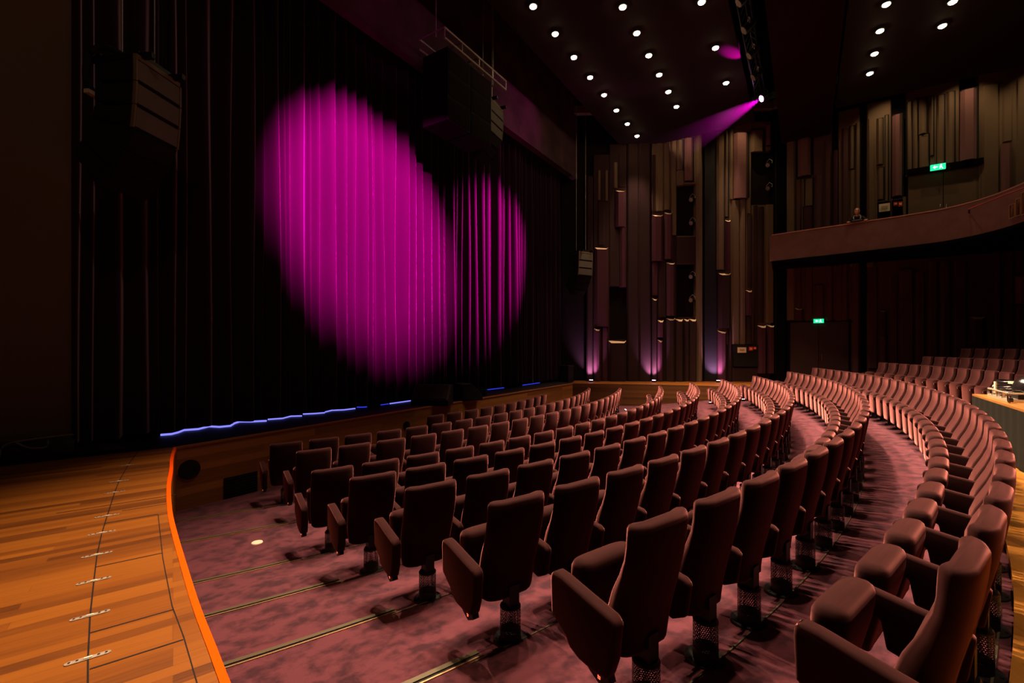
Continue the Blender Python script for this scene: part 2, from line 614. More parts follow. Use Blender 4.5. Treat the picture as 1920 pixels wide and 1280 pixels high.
# house curtain: one long pleated velvet sheet
CURT = mat('curtain_velvet', (0.026, 0.009, 0.018), 0.9, spec=0.05, sheen=1.0)
CURT.node_tree.nodes['Principled BSDF'].inputs['Sheen Roughness'].default_value = 0.32
CURT.node_tree.nodes['Principled BSDF'].inputs['Sheen Tint'].default_value = (0.75, 0.50, 0.65, 1)
bm = bmesh.new()
rnd = random.Random(3)
xs = 2.03
kinks = []
while xs < 17.15:
    wdt = rnd.choice((0.11, 0.15, 0.20, 0.26, 0.34, 0.40))
    kinks.append((xs, wdt, rnd.uniform(0.7, 1.1) * min(wdt, 0.30)))
    xs += wdt
colsx = []
for x0, wd, dp in kinks:
    for k in range(12):
        f = k / 12
        colsx.append((x0 + wd * f, dp * (0.5 - 0.5 * math.cos(2 * PI * f)) ** 0.8))
prev = None
NZ = 10
for i, (x, d) in enumerate(colsx):
    colv = []
    for j in range(NZ + 1):
        fz = j / NZ
        sway = 0.02 * math.sin(x * 3.1 + fz * 4) + 0.012 * math.sin(x * 9.7 - fz * 5)
        depth = d * (1.05 - 0.25 * fz)
        hem = ZS + 0.105 + 0.008 * math.sin(x * 2.3) + 0.006 * math.sin(x * 7.1)
        colv.append(bm.verts.new((x + 0.015 * math.sin(fz * 6 + x * 5), 8.88 - depth + sway, hem + (10.3 - hem) * fz)))
    if prev:
        for j in range(NZ):
            bm.faces.new((prev[j], colv[j], colv[j + 1], prev[j + 1]))
    prev = colv
tag(obj('stage_curtain', bm, CURT, smooth=True), 'tall pleated purple velvet curtain closing the stage, lit magenta', 'curtain')

# glowing tubes stand in for blue backstage light leaking under the hem
LEAK = mat('blue_light', (0.1, 0.1, 0.9), 0.5, emit=(0.04, 0.06, 1.0), strength=0.8)
LEAK_BRIGHT = mat('blue_light_bright', (0.1, 0.1, 0.9), 0.5, emit=(0.22, 0.22, 1.0), strength=1.3)
SEGS = [([(301, 815), (322, 814), (335, 810), (345, 806), (372, 804), (392, 799), (412, 800), (432, 798), (440, 793), (450, 790), (472, 790), (500, 790)], 0.017, 0, 'thick bright blue light line under the near end of the curtain'),
        ([(502, 786), (530, 784), (545, 780), (566, 780)], 0.014, 0, 'bright blue light line, second from the near end of the curtain'),
        ([(568, 776), (590, 775), (609, 775)], 0.014, 0, 'bright blue light line, third from the near end of the curtain'),
        ([(610, 772), (622, 769), (645, 768), (666, 767)], 0.014, 0, 'blue light line, fourth from the near end of the curtain'),
        ([(669, 763), (680, 763), (688, 763)], 0.011, 1, 'short blue light line, fifth from the near end of the curtain'),
        ([(714, 761), (729, 759)], 0.009, 1, 'faint short blue light line below the magenta pool'),
        ([(731, 757), (750, 754), (775, 754)], 0.014, 0, 'blue light line left of the black stage monitors'),
        ([(776, 750), (786, 750)], 0.016, 0, 'short blue light line touching the first black stage monitor'),
        ([(908, 731), (925, 729), (945, 727)], 0.012, 1, 'dim blue light line right of the second stage monitor'),
        ([(980, 722), (1000, 721), (1012, 719)], 0.012, 1, 'dim blue light line near the far end of the curtain')]
for pts, r, kind, lab in SEGS:
    bm = bmesh.new()
    P3 = []
    for u, v in pts:
        p = on_z(u, v, ZS + 0.016)
        if p.y < 8.92:
            p = on_y(u, v, 8.93)
        P3.append((p.x, p.y, ZS + 0.016 + max(0.0, p.z - ZS - 0.016)))
    tube(bm, P3, r * 1.0, 8)
    tag(obj('light_leak', bm, LEAK if kind else LEAK_BRIGHT), lab, 'light strip', 'blue light lines under the curtain hem')

# ------------------------------------------------------------------ far walls: splay wall and side wall
SA, SB = Vector((17.45, 8.70)), Vector((21.80, 1.20))
SD = (SB - SA).normalized()
SNRM = Vector((-SD.y, SD.x)) * -1.0
if SNRM.dot(Vector((9.75, 2)) - SA) < 0:
    SNRM = -SNRM


def on_s(u, v, off=0.0):
    dx, dy = ray(u)
    A = SA + SNRM * off
    # A + SD*s = t*(dx,dy)
    det = dx * (-SD.y) - dy * (-SD.x)
    t = (A.x * (-SD.y) - A.y * (-SD.x)) / det
    s = (Vector((dx * t, dy * t)) - A).dot(SD)
    return s, HC + t * (HY - v) / FPX


def on_3(u, v, off=0.0):
    p = on_x(u, v, 21.80 - off)
    return p.y, p.z


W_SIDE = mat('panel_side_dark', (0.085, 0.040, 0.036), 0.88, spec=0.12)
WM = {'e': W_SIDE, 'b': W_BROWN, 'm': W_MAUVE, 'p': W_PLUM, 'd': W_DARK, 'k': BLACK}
bm = bmesh.new()
L = (SB - SA).length
c = SA + SD * (L / 2) - SNRM * 0.25
box(bm, (c.x, c.y, 6.3), (L, 0.1, 12.8), math.atan2(SD.y, SD.x))
wall_s = struct('wall_splay', bm, WALLD)
bm = bmesh.new()
box(bm, (22.05, -4.4, 6.3), (0.1, 11.4, 12.8))
wall_3 = struct('wall_side', bm, WALLD)


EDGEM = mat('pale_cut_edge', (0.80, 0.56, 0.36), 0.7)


def board(pl, deps, depth, zb, zt, slope, mk, parent, name='panel'):
    bm = bmesh.new()
    d0 = min(deps)
    lo = [bm.verts.new((p[0], p[1], zb)) for p in pl]
    hi = [bm.verts.new((p[0], p[1], zt - slope * max(0.0, d) / max(depth, 0.01))) for p, d in zip(pl, deps)]
    n = len(pl)
    bm.faces.new(lo[::-1])
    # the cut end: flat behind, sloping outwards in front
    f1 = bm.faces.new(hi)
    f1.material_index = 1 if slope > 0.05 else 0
    for k in range(n):
        bm.faces.new((lo[k], lo[(k + 1) % n], hi[(k + 1) % n], hi[k]))
    return obj(name, bm, [WM[mk], EDGEM], parent)


def panel_s(x0, x1, y0, y1, depth, mk, slope=0.0, name='panel'):
    s0, zt = on_s(x0, y0, depth)
    s1, zt2 = on_s(x1, y0, depth)
    _, zb = on_s((x0 + x1) / 2, y1, depth)
    zt = on_s((x0 + x1) / 2, y0, depth)[1]
    cdp = min(0.5 * depth, (s1 - s0) * 0.3)
    pl, deps = [], []
    for q_, d in ((s0, -0.2), (s1, -0.2), (s1, depth * 0.45), (s1 - cdp, depth), (s0 + cdp, depth), (s0, depth * 0.45)):
        q = SA + SD * q_ + SNRM * d
        pl.append((q.x, q.y))
        deps.append(d)
    return board(pl, deps, depth, zb, zt, slope, mk, wall_s, name)


def panel_3(x0, x1, y0, y1, depth, mk, slope=0.0, name='panel'):
    s0, zt = on_3(x0, y0, depth)
    s1, zb = on_3(x1, y1, depth)
    zt = on_3((x0 + x1) / 2, y0, depth)[1]
    zb = on_3((x0 + x1) / 2, y1, depth)[1]
    cdp = min(0.5 * depth, (s0 - s1) * 0.3)
    deps = [-0.22, -0.22, depth * 0.45, depth, depth, depth * 0.45]
    pl = [(22.02, s0), (22.02, s1), (21.8 - depth * 0.45, s1), (21.8 - depth, s1 + cdp), (21.8 - depth, s0 - cdp), (21.8 - depth * 0.45, s0)]
    return board(pl, deps, depth, zb, zt, slope, 'e' if mk == 'd' else mk, wall_3, name)


# flat lining boards behind the raised panels (the dark slots between the boards stay open)
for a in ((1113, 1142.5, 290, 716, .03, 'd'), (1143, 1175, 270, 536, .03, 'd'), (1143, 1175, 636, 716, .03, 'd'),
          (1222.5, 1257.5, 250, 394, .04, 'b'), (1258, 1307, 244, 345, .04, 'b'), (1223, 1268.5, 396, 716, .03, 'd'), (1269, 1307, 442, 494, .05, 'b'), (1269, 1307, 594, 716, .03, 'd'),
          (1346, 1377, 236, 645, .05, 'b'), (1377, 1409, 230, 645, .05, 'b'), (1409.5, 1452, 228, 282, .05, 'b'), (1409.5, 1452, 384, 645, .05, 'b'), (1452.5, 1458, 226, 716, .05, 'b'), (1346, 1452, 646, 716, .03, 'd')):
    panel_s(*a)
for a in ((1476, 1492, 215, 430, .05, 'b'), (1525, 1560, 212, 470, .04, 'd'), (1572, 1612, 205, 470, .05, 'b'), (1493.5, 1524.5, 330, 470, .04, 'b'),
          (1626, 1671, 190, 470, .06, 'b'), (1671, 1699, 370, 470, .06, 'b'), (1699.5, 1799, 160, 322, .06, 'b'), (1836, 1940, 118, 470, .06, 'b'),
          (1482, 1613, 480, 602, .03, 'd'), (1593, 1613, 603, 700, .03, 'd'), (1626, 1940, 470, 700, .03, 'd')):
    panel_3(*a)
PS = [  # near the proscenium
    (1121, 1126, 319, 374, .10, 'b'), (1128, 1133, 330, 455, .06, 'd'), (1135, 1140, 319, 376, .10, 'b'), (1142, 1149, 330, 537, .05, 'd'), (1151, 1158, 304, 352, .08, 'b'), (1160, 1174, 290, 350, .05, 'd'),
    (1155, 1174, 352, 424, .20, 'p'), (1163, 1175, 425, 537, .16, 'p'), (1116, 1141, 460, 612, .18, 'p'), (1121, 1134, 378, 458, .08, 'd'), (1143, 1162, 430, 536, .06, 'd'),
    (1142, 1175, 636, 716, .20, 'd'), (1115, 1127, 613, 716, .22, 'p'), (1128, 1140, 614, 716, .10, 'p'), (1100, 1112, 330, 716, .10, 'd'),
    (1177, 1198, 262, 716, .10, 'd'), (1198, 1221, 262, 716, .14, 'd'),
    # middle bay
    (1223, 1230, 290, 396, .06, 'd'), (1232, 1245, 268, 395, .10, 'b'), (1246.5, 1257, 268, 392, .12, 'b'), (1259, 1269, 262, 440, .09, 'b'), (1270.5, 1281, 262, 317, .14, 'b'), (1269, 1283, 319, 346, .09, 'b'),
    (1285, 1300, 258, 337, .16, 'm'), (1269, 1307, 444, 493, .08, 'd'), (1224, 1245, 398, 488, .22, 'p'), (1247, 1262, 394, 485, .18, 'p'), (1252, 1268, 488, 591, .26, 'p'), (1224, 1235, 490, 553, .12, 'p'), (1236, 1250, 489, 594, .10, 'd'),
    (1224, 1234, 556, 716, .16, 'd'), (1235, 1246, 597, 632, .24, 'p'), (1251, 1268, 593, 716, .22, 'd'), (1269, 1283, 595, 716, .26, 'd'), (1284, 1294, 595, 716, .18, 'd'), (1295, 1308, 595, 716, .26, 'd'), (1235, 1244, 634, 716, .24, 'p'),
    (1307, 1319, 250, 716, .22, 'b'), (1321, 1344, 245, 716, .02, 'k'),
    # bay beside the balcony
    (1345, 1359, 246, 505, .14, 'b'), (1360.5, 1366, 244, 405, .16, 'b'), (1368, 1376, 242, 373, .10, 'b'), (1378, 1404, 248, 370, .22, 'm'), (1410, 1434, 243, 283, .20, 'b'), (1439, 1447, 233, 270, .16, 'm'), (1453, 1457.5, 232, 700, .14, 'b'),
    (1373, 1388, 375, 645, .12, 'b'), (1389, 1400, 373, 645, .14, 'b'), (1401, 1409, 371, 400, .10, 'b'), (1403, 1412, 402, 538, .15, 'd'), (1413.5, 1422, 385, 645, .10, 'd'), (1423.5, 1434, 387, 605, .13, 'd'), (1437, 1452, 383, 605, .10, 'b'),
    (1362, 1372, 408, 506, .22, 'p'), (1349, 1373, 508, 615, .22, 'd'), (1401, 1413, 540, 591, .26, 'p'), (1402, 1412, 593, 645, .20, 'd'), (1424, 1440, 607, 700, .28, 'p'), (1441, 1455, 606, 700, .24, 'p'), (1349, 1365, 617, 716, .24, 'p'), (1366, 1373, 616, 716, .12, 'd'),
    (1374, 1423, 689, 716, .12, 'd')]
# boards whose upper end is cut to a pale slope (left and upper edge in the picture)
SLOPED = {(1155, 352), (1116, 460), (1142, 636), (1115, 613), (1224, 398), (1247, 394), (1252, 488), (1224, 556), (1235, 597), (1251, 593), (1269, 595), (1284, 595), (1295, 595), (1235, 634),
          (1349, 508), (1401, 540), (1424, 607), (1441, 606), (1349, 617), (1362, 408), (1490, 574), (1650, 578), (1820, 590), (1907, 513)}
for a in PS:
    if a[5] in 'bm' and a[4] >= 0.14 and a[3] - a[2] < 260:  # black board behind paints the dark shade around a raised panel
        panel_s(a[0] - 2, a[1] + 2.5, a[2] - 1, a[3] + 4, 0.075, 'k', 0.0, 'painted_gap_shade')
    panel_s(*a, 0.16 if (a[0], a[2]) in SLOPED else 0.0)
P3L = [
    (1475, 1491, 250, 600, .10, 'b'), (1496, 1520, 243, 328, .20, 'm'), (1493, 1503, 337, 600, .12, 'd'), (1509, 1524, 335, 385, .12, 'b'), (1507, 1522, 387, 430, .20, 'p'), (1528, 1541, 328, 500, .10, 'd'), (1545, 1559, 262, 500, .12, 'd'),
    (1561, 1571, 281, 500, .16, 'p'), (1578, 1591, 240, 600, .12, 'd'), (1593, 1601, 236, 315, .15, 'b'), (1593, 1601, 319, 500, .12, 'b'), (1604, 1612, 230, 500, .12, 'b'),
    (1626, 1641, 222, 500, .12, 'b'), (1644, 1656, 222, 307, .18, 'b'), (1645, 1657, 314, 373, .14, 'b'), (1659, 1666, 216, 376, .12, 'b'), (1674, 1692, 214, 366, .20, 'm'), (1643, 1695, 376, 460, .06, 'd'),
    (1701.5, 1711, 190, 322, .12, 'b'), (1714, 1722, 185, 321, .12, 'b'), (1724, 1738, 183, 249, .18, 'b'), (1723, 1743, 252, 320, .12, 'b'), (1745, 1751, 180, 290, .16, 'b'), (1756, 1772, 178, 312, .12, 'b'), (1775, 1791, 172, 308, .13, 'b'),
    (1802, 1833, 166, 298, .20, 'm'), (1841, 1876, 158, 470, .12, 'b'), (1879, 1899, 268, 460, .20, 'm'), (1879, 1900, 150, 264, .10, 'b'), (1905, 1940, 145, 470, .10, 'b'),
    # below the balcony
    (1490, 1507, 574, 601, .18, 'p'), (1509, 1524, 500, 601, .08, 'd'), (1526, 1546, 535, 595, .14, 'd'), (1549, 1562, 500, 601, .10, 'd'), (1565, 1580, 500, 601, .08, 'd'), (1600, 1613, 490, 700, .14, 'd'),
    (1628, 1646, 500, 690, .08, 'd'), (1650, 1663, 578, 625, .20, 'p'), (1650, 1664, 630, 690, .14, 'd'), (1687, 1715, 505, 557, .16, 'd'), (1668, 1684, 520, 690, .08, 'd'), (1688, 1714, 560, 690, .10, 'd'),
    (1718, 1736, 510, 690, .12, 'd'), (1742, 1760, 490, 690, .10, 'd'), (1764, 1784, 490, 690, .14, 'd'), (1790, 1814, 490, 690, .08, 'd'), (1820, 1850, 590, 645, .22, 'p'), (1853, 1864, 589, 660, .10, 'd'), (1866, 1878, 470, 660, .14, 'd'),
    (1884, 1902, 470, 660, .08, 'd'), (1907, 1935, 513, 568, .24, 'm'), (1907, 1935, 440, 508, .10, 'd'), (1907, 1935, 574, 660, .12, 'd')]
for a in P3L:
    if a[3] < 440 and a[4] >= 0.12:  # same painted shade outline on the side wall
        panel_3(a[0] - 2, a[1] + 3, a[2] - 1, a[3] + (6 if a[5] == 'm' else 3), 0.075, 'k', 0.0, 'painted_gap_shade')
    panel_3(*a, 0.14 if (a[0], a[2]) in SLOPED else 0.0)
# black returns, and the lit ledge under the hall ceiling
bm = bmesh.new()
q = SB + Vector((0.06, -0.25))
box(bm, (21.86, 0.98, 6.3), (0.24, 0.55, 12.8))
struct('trim_3', bm, MATT)
bm = bmesh.new()
c = SA + SD * (L / 2) + SNRM * 0.12
box(bm, (c.x, c.y, 12.38), (L, 0.24, 0.30), math.atan2(SD.y, SD.x))
struct('trim_4', bm, W_BROWN)
bm = B((21.62, -4.4, 12.38), (0.30, 11.0, 0.30))
struct('trim_5', bm, W_BROWN)


# stage lanterns standing in the dark wall openings
def lantern(parent_name, label, loc, aim, scale=1.0, lens=None, group=None):
    loc = Vector(loc)
    t = thing(parent_name, label, 'stage light', loc, 0, group)
    d = (Vector(aim) - loc).normalized()
    bm = bmesh.new()
    cyl(bm, -d * 0.16 * scale, d * 0.14 * scale, 0.085 * scale, 0.11 * scale, 16)
    obj('body', bm, BLACKM, t)
    bm = bmesh.new()
    cyl(bm, d * 0.14 * scale, d * 0.150 * scale, 0.095 * scale, seg=20)
    obj('lens', bm, lens or mat('lens_glass', (0.25, 0.2, 0.14), 0.15, spec=0.8) if 'lens_glass' not in bpy.data.materials or lens else bpy.data.materials['lens_glass'], t)
    x = d.cross(Vector((0, 0, 1))).normalized()
    bm = bmesh.new()
    tube(bm, [x * 0.13 * scale, x * 0.14 * scale + Vector((0, 0, 0.12 * scale)), Vector((0, 0, 0.24 * scale)), -x * 0.14 * scale + Vector((0, 0, 0.12 * scale)), -x * 0.13 * scale], 0.012 * scale, 6)
    obj('yoke', bm, STEEL if not lens else BLACKM, t)
    return t


STAGE_C = (9.75, 8.0, 2.5)
OPEN = [(1290, 395, 'upper opening of the middle wall bay'), (1290, 540, 'lower opening of the middle wall bay'), (1434, 330, 'opening beside the balcony end')]
for u, v, tx in OPEN:
    for k, dv in enumerate((-22, 22)):
        s, z = on_s(u + 8, v + dv, 0.0)
        qq = SA + SD * s + SNRM * 0.02
        lantern('stage_lantern', ('upper' if k == 0 else 'lower') + ' black stage lantern in the ' + tx, (qq.x, qq.y, z), STAGE_C, 0.9, None, 'lanterns in the wall openings')
# shelf plates below the openings
# doors
pA, pB = on_3(1481, 603), on_3(1591, 603)
y1, y0 = pA[0], pB[0]
ztop = on_3(1536, 603)[1]
dz = 0.98
bm = B((21.86, (y0 + y1) / 2, (ztop + dz) / 2), (0.10, y1 - y0, ztop - dz))
d1 = struct('door_1', bm, mat('door_paint', (0.040, 0.020, 0.018), 0.7), label=None)
bm = bmesh.new()
box(bm, (21.80, (y0 + y1) / 2, (ztop + dz) / 2), (0.012, 0.012, ztop - dz))
obj('seam', bm, MATT, d1)
bm = bmesh.new()
for yy in (y0 - 0.04, y1 + 0.04):
    box(bm, (21.80, yy, (ztop + dz) / 2), (0.10, 0.06, ztop - dz))
box(bm, (21.80, (y0 + y1) / 2, ztop + 0.03), (0.10, y1 - y0 + 0.14, 0.07))
obj('frame', bm, MATT, d1)
for u in (1533, 1541):
    yy, zz = on_3(u, 669, 0.06)
    bm = bmesh.new()
    cyl(bm, (21.74, yy, zz - 0.12), (21.74, yy, zz + 0.12), 0.012, seg=8)
    for s in (-0.1, 0.1):
        cyl(bm, (21.74, yy, zz + s), (21.80, yy, zz + s), 0.008, seg=6)
    h = obj('handle', bm, CHROME, d1)
    h['label'] = 'chrome pull handle'
# upper door on the balcony
pA, pB = on_3(1703, 330), on_3(1838, 330)
y1, y0 = pA[0], pB[0]
ztop = on_3(1770, 318)[1]
bm = B((21.84, (y0 + y1) / 2, (ztop + 6.0) / 2), (0.10, y1 - y0, ztop - 6.0))
d2 = struct('door_2', bm, W_BROWN)
bm = bmesh.new()
box(bm, (21.79, (y0 + y1) / 2, (ztop + 6.0) / 2), (0.012, 0.014, ztop - 6.0))
obj('seam', bm, MATT, d2)
bm = bmesh.new()
box(bm, (21.76, (y0 + y1) / 2, ztop + 0.07), (0.22, y1 - y0 + 0.1, 0.20))
obj('lintel', bm, MATT, d2)
for u in (1763, 1774.5):
    yy, zz = on_3(u, 390, 0.06)
    bm = bmesh.new()
    cyl(bm, (21.74, yy, zz - 0.16), (21.74, yy, zz + 0.14), 0.016, seg=8)
    h = obj('handle', bm, CHROME, d2)
    h['label'] = 'chrome pull handle'


# exit signs: green box with white running figure and arrow
def exit_sign(label, u, v, x, wd, ht):
    p = on_x(u, v, x)
    t = thing('exit_sign', label, 'exit sign', p, 0, 'green exit signs over the doors')
    obj('sign_box', B((0.03, 0, 0), (0.06, wd, ht)), GREENE, t)
    bm = bmesh.new()      # running figure (towards +Y) and arrow, as raised white shapes
    u_ = ht / 10.0
    def poly(pts):
        vs_ = [bm.verts.new((-0.004, y * u_, z * u_)) for y, z in pts]
        ws_ = [bm.verts.new((0.0, y * u_, z * u_)) for y, z in pts]
        n = len(pts)
        bm.faces.new(vs_)
        bm.faces.new(ws_[::-1])
        for i in range(n):
            bm.faces.new((vs_[i], vs_[(i + 1) % n], ws_[(i + 1) % n], ws_[i]))
    hy = -4.0
    poly([(hy + 0.9 * math.cos(a), 3.2 + 0.9 * math.sin(a)) for a in [k * PI / 5 for k in range(10)]])
    poly([(hy - 1.0, 2.0), (hy + 1.0, 1.8), (hy + 1.2, -0.8), (hy - 0.8, -0.8)])
    poly([(hy - 0.8, -0.6), (hy + 0.4, -0.6), (hy - 1.6, -3.8), (hy - 2.8, -3.6)])
    poly([(hy + 0.2, -0.6), (hy + 1.2, -0.8), (hy + 2.4, -2.6), (hy + 1.6, -3.8), (hy + 0.9, -2.2)])
    poly([(hy + 0.9, 1.8), (hy + 2.6, 0.4), (hy + 2.2, -0.2), (hy + 0.8, 0.8)])
    o = obj('running_figure', bm, WHITEE, t)
    o['label'] = 'white running figure'
    bm = bmesh.new()
    ay = 3.6
    poly([(ay - 3, 0.9), (ay + 0.6, 0.9), (ay + 0.6, -0.9), (ay - 3, -0.9)])
    poly([(ay + 0.5, 3.0), (ay + 3.4, 0.0), (ay + 0.5, -3.0)])
    o = obj('arrow', bm, WHITEE, t)
    o['label'] = 'white arrow'
    return t


exit_sign('small lit green exit sign over the stalls side door below the balcony', 1535, 601.5, 21.70, 0.34, 0.16)
exit_sign('small lit green exit sign over the balcony door', 1759, 312.5, 21.58, 0.40, 0.20)

# notices and call points on the walls
for (u0, u1, v0, v1, fn, lab, m_, nm, cat) in (
        (1383, 1399, 651, 661, 's', 'cream paper notice on the dark board of the splay wall', PAPER, 'wall_notice', 'notice'),
        (1404.5, 1411.5, 650, 657, 's', 'orange red call point right of the stalls notice', REDP, 'call_point', 'call point'),
        (1413, 1418, 650, 655, 's', 'small red call point farther right of the stalls notice', REDP, 'call_point', 'call point'),
        (1648, 1668.5, 383, 395, '3', 'cream paper notice on the balcony wall right of the seated person', PAPER, 'wall_notice', 'notice'),
        (1675.5, 1683, 379, 385, '3', 'orange red call point right of the balcony notice', REDP, 'call_point', 'call point'),
        (1684.5, 1692, 378.5, 386.5, '3', 'red and cream call point next to the balcony door', REDP, 'call_point', 'call point')):
    if fn == 's':
        s0, z1 = on_s(u0, v0, 0.17)
        s1, z0 = on_s(u1, v1, 0.17)
        cc = SA + SD * (s0 + s1) / 2 + SNRM * 0.17
        o = obj(nm, B((cc.x, cc.y, (z0 + z1) / 2), (s1 - s0, 0.02, z1 - z0), math.atan2(SD.y, SD.x)), m_)
        tag(o, lab, cat)
        cc = cc + SNRM * 0.012
        inner = B((cc.x, cc.y, (z0 + z1) / 2), ((s1 - s0) * 0.55, 0.008, (z1 - z0) * 0.35), math.atan2(SD.y, SD.x))
    else:
        ya, z1 = on_3(u0, v0, 0.12)
        yb, z0 = on_3(u1, v1, 0.12)
        o = obj(nm, B((21.68, (ya + yb) / 2, (z0 + z1) / 2), (0.03, abs(ya - yb), abs(z1 - z0))), m_)
        tag(o, lab, cat)
        inner = B((21.66, (ya + yb) / 2, (z0 + z1) / 2), (0.02, abs(ya - yb) * 0.6, abs(z1 - z0) * 0.35))
    if nm == 'call_point':
        i_ = obj('glass', inner, mat('pale_glass', (0.9, 0.6, 0.4), 0.4) if 'pale_glass' not in bpy.data.materials else bpy.data.materials['pale_glass'], o)
        i_['label'] = 'pale break glass'
    else:
        i_ = obj('print', inner, mat('grey_print', (0.45, 0.33, 0.2), 0.8) if 'grey_print' not in bpy.data.materials else bpy.data.materials['grey_print'], o)
        i_['label'] = 'faint grey print'
# dark board the stalls notice hangs on
s0, z1 = on_s(1375, 646, 0.10)
s1, z0 = on_s(1423, 687, 0.10)
cc = SA + SD * (s0 + s1) / 2 + SNRM * 0.10
tag(obj('service_board', B((cc.x, cc.y, (z0 + z1) / 2), (s1 - s0, 0.11, z1 - z0), math.atan2(SD.y, SD.x)), BLACK), 'dark flush service board on the splay wall behind the notice', 'board')

# wall uplights on the far side stage
for (u, v, en, lab) in ((1108.5, 714, 60, 'nearest the curtain'), (1226, 715.5, 60, 'in the middle'), (1347, 717, 60, 'beside the dark service board')):
    s, _ = on_s(u, v, 0.45)
    q = SA + SD * s + SNRM * 0.45
    t = thing('floor_uplight', 'small lilac floor uplight at the foot of the splay wall, ' + lab, 'uplight', (q.x, q.y, ZS), 0, 'lilac uplights at the wall foot')
    bm = bmesh.new()
    cyl(bm, (0, 0, 0), (0, 0, 0.07), 0.085, seg=20)
    obj('can', bm, BLACKM, t)
    bm = bmesh.new()
    cyl(bm, (0, 0, 0.07), (0, 0, 0.082), 0.075, seg=20)
    obj('lens', bm, mat('lilac_lens', (0.9, 0.8, 1), 0.4, emit=(1.0, 0.75, 1.0), strength=6.0) if 'lilac_lens' not in bpy.data.materials else bpy.data.materials['lilac_lens'], t)
    tgt = SA + SD * s - SNRM * 0.2
    lamp('uplight_beam', 'SPOT', (q.x, q.y, ZS + 0.10), en * 6.0, (0.92, 0.42, 0.95), (tgt.x, tgt.y, ZS + 1.3), math.radians(75), 0.9, 0.04)

# ------------------------------------------------------------------ ceiling
for y in (-0.6, -2.6, -4.6, -6.6):  # unseen lamps added to brighten the upper side wall
    lamp('added_wall_wash', 'SPOT', (20.75, y, 12.1), 140, (1.0, 0.72, 0.40), (21.7, y, 8.2), math.radians(95), 0.9, 0.06)
for f, e in ((0.36, 30), (0.58, 130), (0.84, 150)):  # unseen lamps added likewise for the splay wall
    q = SA + SD * (L * f)
    a_, b_ = q + SNRM * 0.95, q + SNRM * 0.12
    lamp('added_wall_wash', 'SPOT', (a_.x, a_.y, 12.1), e, (1.0, 0.70, 0.38), (b_.x, b_.y, 7.6), math.radians(85), 0.9, 0.06)
ZC = 10.95
bm = bmesh.new()
box(bm, (8.0, 4.10, ZC + 0.10), (23.0, 5.0, 0.20))
struct('ceiling_front', bm, CEILM)
bm = bmesh.new()
box(bm, (8.5, -5.6, ZC + 0.10), (23.0, 9.4, 0.20))
struct('ceiling_rear', bm, CEILM)
bm = bmesh.new()
box(bm, (8.0, 0.0, ZC + 0.45), (28.0, 1.64, 1.3))
struct('ceiling_bridge', bm, BEAMM)
bm = bmesh.new()
box(bm, (9.0, 1.0, 14.2), (30.0, 24.0, 0.2))
struct('ceiling', bm, MATT)

LAMP_E = mat('downlight_lens', (1, 0.9, 0.75), 0.4, emit=(1.0, 0.74, 0.42), strength=60.0)
DLA = {1: (-0.8, -3.4, 66), 2: (-0.5, -2.6, 78), 3: (0.0, -1.8, 70), 4: (0, 0, 84), 5: (0, 0, 84)}     # aim offset and beam angle
DL = {1: (5.70, [18.15 - 1.19 * k for k in range(8)]), 2: (3.83, [16.68 - 1.126 * k for k in range(6)]),
      3: (2.14, [16.04, 13.99, 11.94]), 4: (-1.69, [17.90, 16.77, 15.63, 14.50]), 5: (-3.05, [16.28, 15.28])}
RN = {1: 'row nearest the stage', 2: 'second row from the stage', 3: 'third row from the stage', 4: 'row right of the dark bridge', 5: 'short row at the far right'}
first = None
for r, (y, xs_) in DL.items():
    for i, x in enumerate(xs_):
        lab = 'lit ceiling downlight, ' + ORD[i + 1] + ' from the far wall in the ' + RN[r]
        t = thing('ceiling_downlight', lab, 'downlight', (x, y, ZC), 0, 'lit downlights in the ceiling')
        if first is None:
            bm = bmesh.new()
            cyl(bm, (0, 0, -0.05), (0, 0, 0.0), 0.115, 0.12, 24)
            a = obj('trim_ring', bm, BLACKM, t)
            bm = bmesh.new()
            bmesh.ops.create_uvsphere(bm, u_segments=16, v_segments=8, radius=0.085, matrix=Matrix.Translation((0, 0, -0.05)) @ Matrix.Diagonal((1, 1, 0.5, 1)))
            b = obj('lens', bm, LAMP_E, t, smooth=True)
            first = (a, b)
        else:
            for s_ in first:
                c_ = s_.copy()
                COL.objects.link(c_)
                c_.parent = t
        k_ = 0.45 if (r == 2 and x > 15.3) else (0.38 if (r == 1 and x > 15) else 1.0)
        dl_ = (0.3, -0.3, 66) if (r == 1 and x > 15) else DLA[r]      # the last ones point straight down beside the far wall
        lamp('downlight_beam', 'SPOT', (x, y, ZC - 0.12), P_ROW[r] * k_, WARM, (x + dl_[0], y + dl_[1], 0), math.radians(dl_[2]), 0.8, 0.09)
# the near half of the same lamp rows, out of frame above the viewer
for r, x, e, tx in ((1, 8.6, 1500, 0), (1, 7.0, 1900, -1.0), (1, 5.5, 4200, -2.2), (2, 9.8, 2200, 0), (2, 8.2, 2200, -0.4), (2, 6.6, 2400, -1.2), (2, 5.2, 2400, -1.6),
                    (3, 9.9, 4300, 0), (3, 8.0, 3800, 0), (3, 6.2, 3200, -0.6), (3, 4.9, 2600, -1.2)):
    y = DL[r][0]
    lamp('downlight_beam', 'SPOT', (x, y, ZC - 0.12), e, WARM, (x + tx, y + DLA[r][1], 0), math.radians(74 if r > 1 else 60), 0.8, 0.09)
for x, y, e, sz in ((2.9, 0.9, 1500, 30), (5.0, 0.3, 1300, 30), (7.6, -0.2, 1000, 30)):  # unseen fill lamps added to lighten the shade between seat rows
    lamp('added_aisle_beam', 'SPOT', (x, y, 10.7), e, WARM, (x - 0.15, y - 0.7, 0.7), math.radians(sz), 0.9, 0.10)
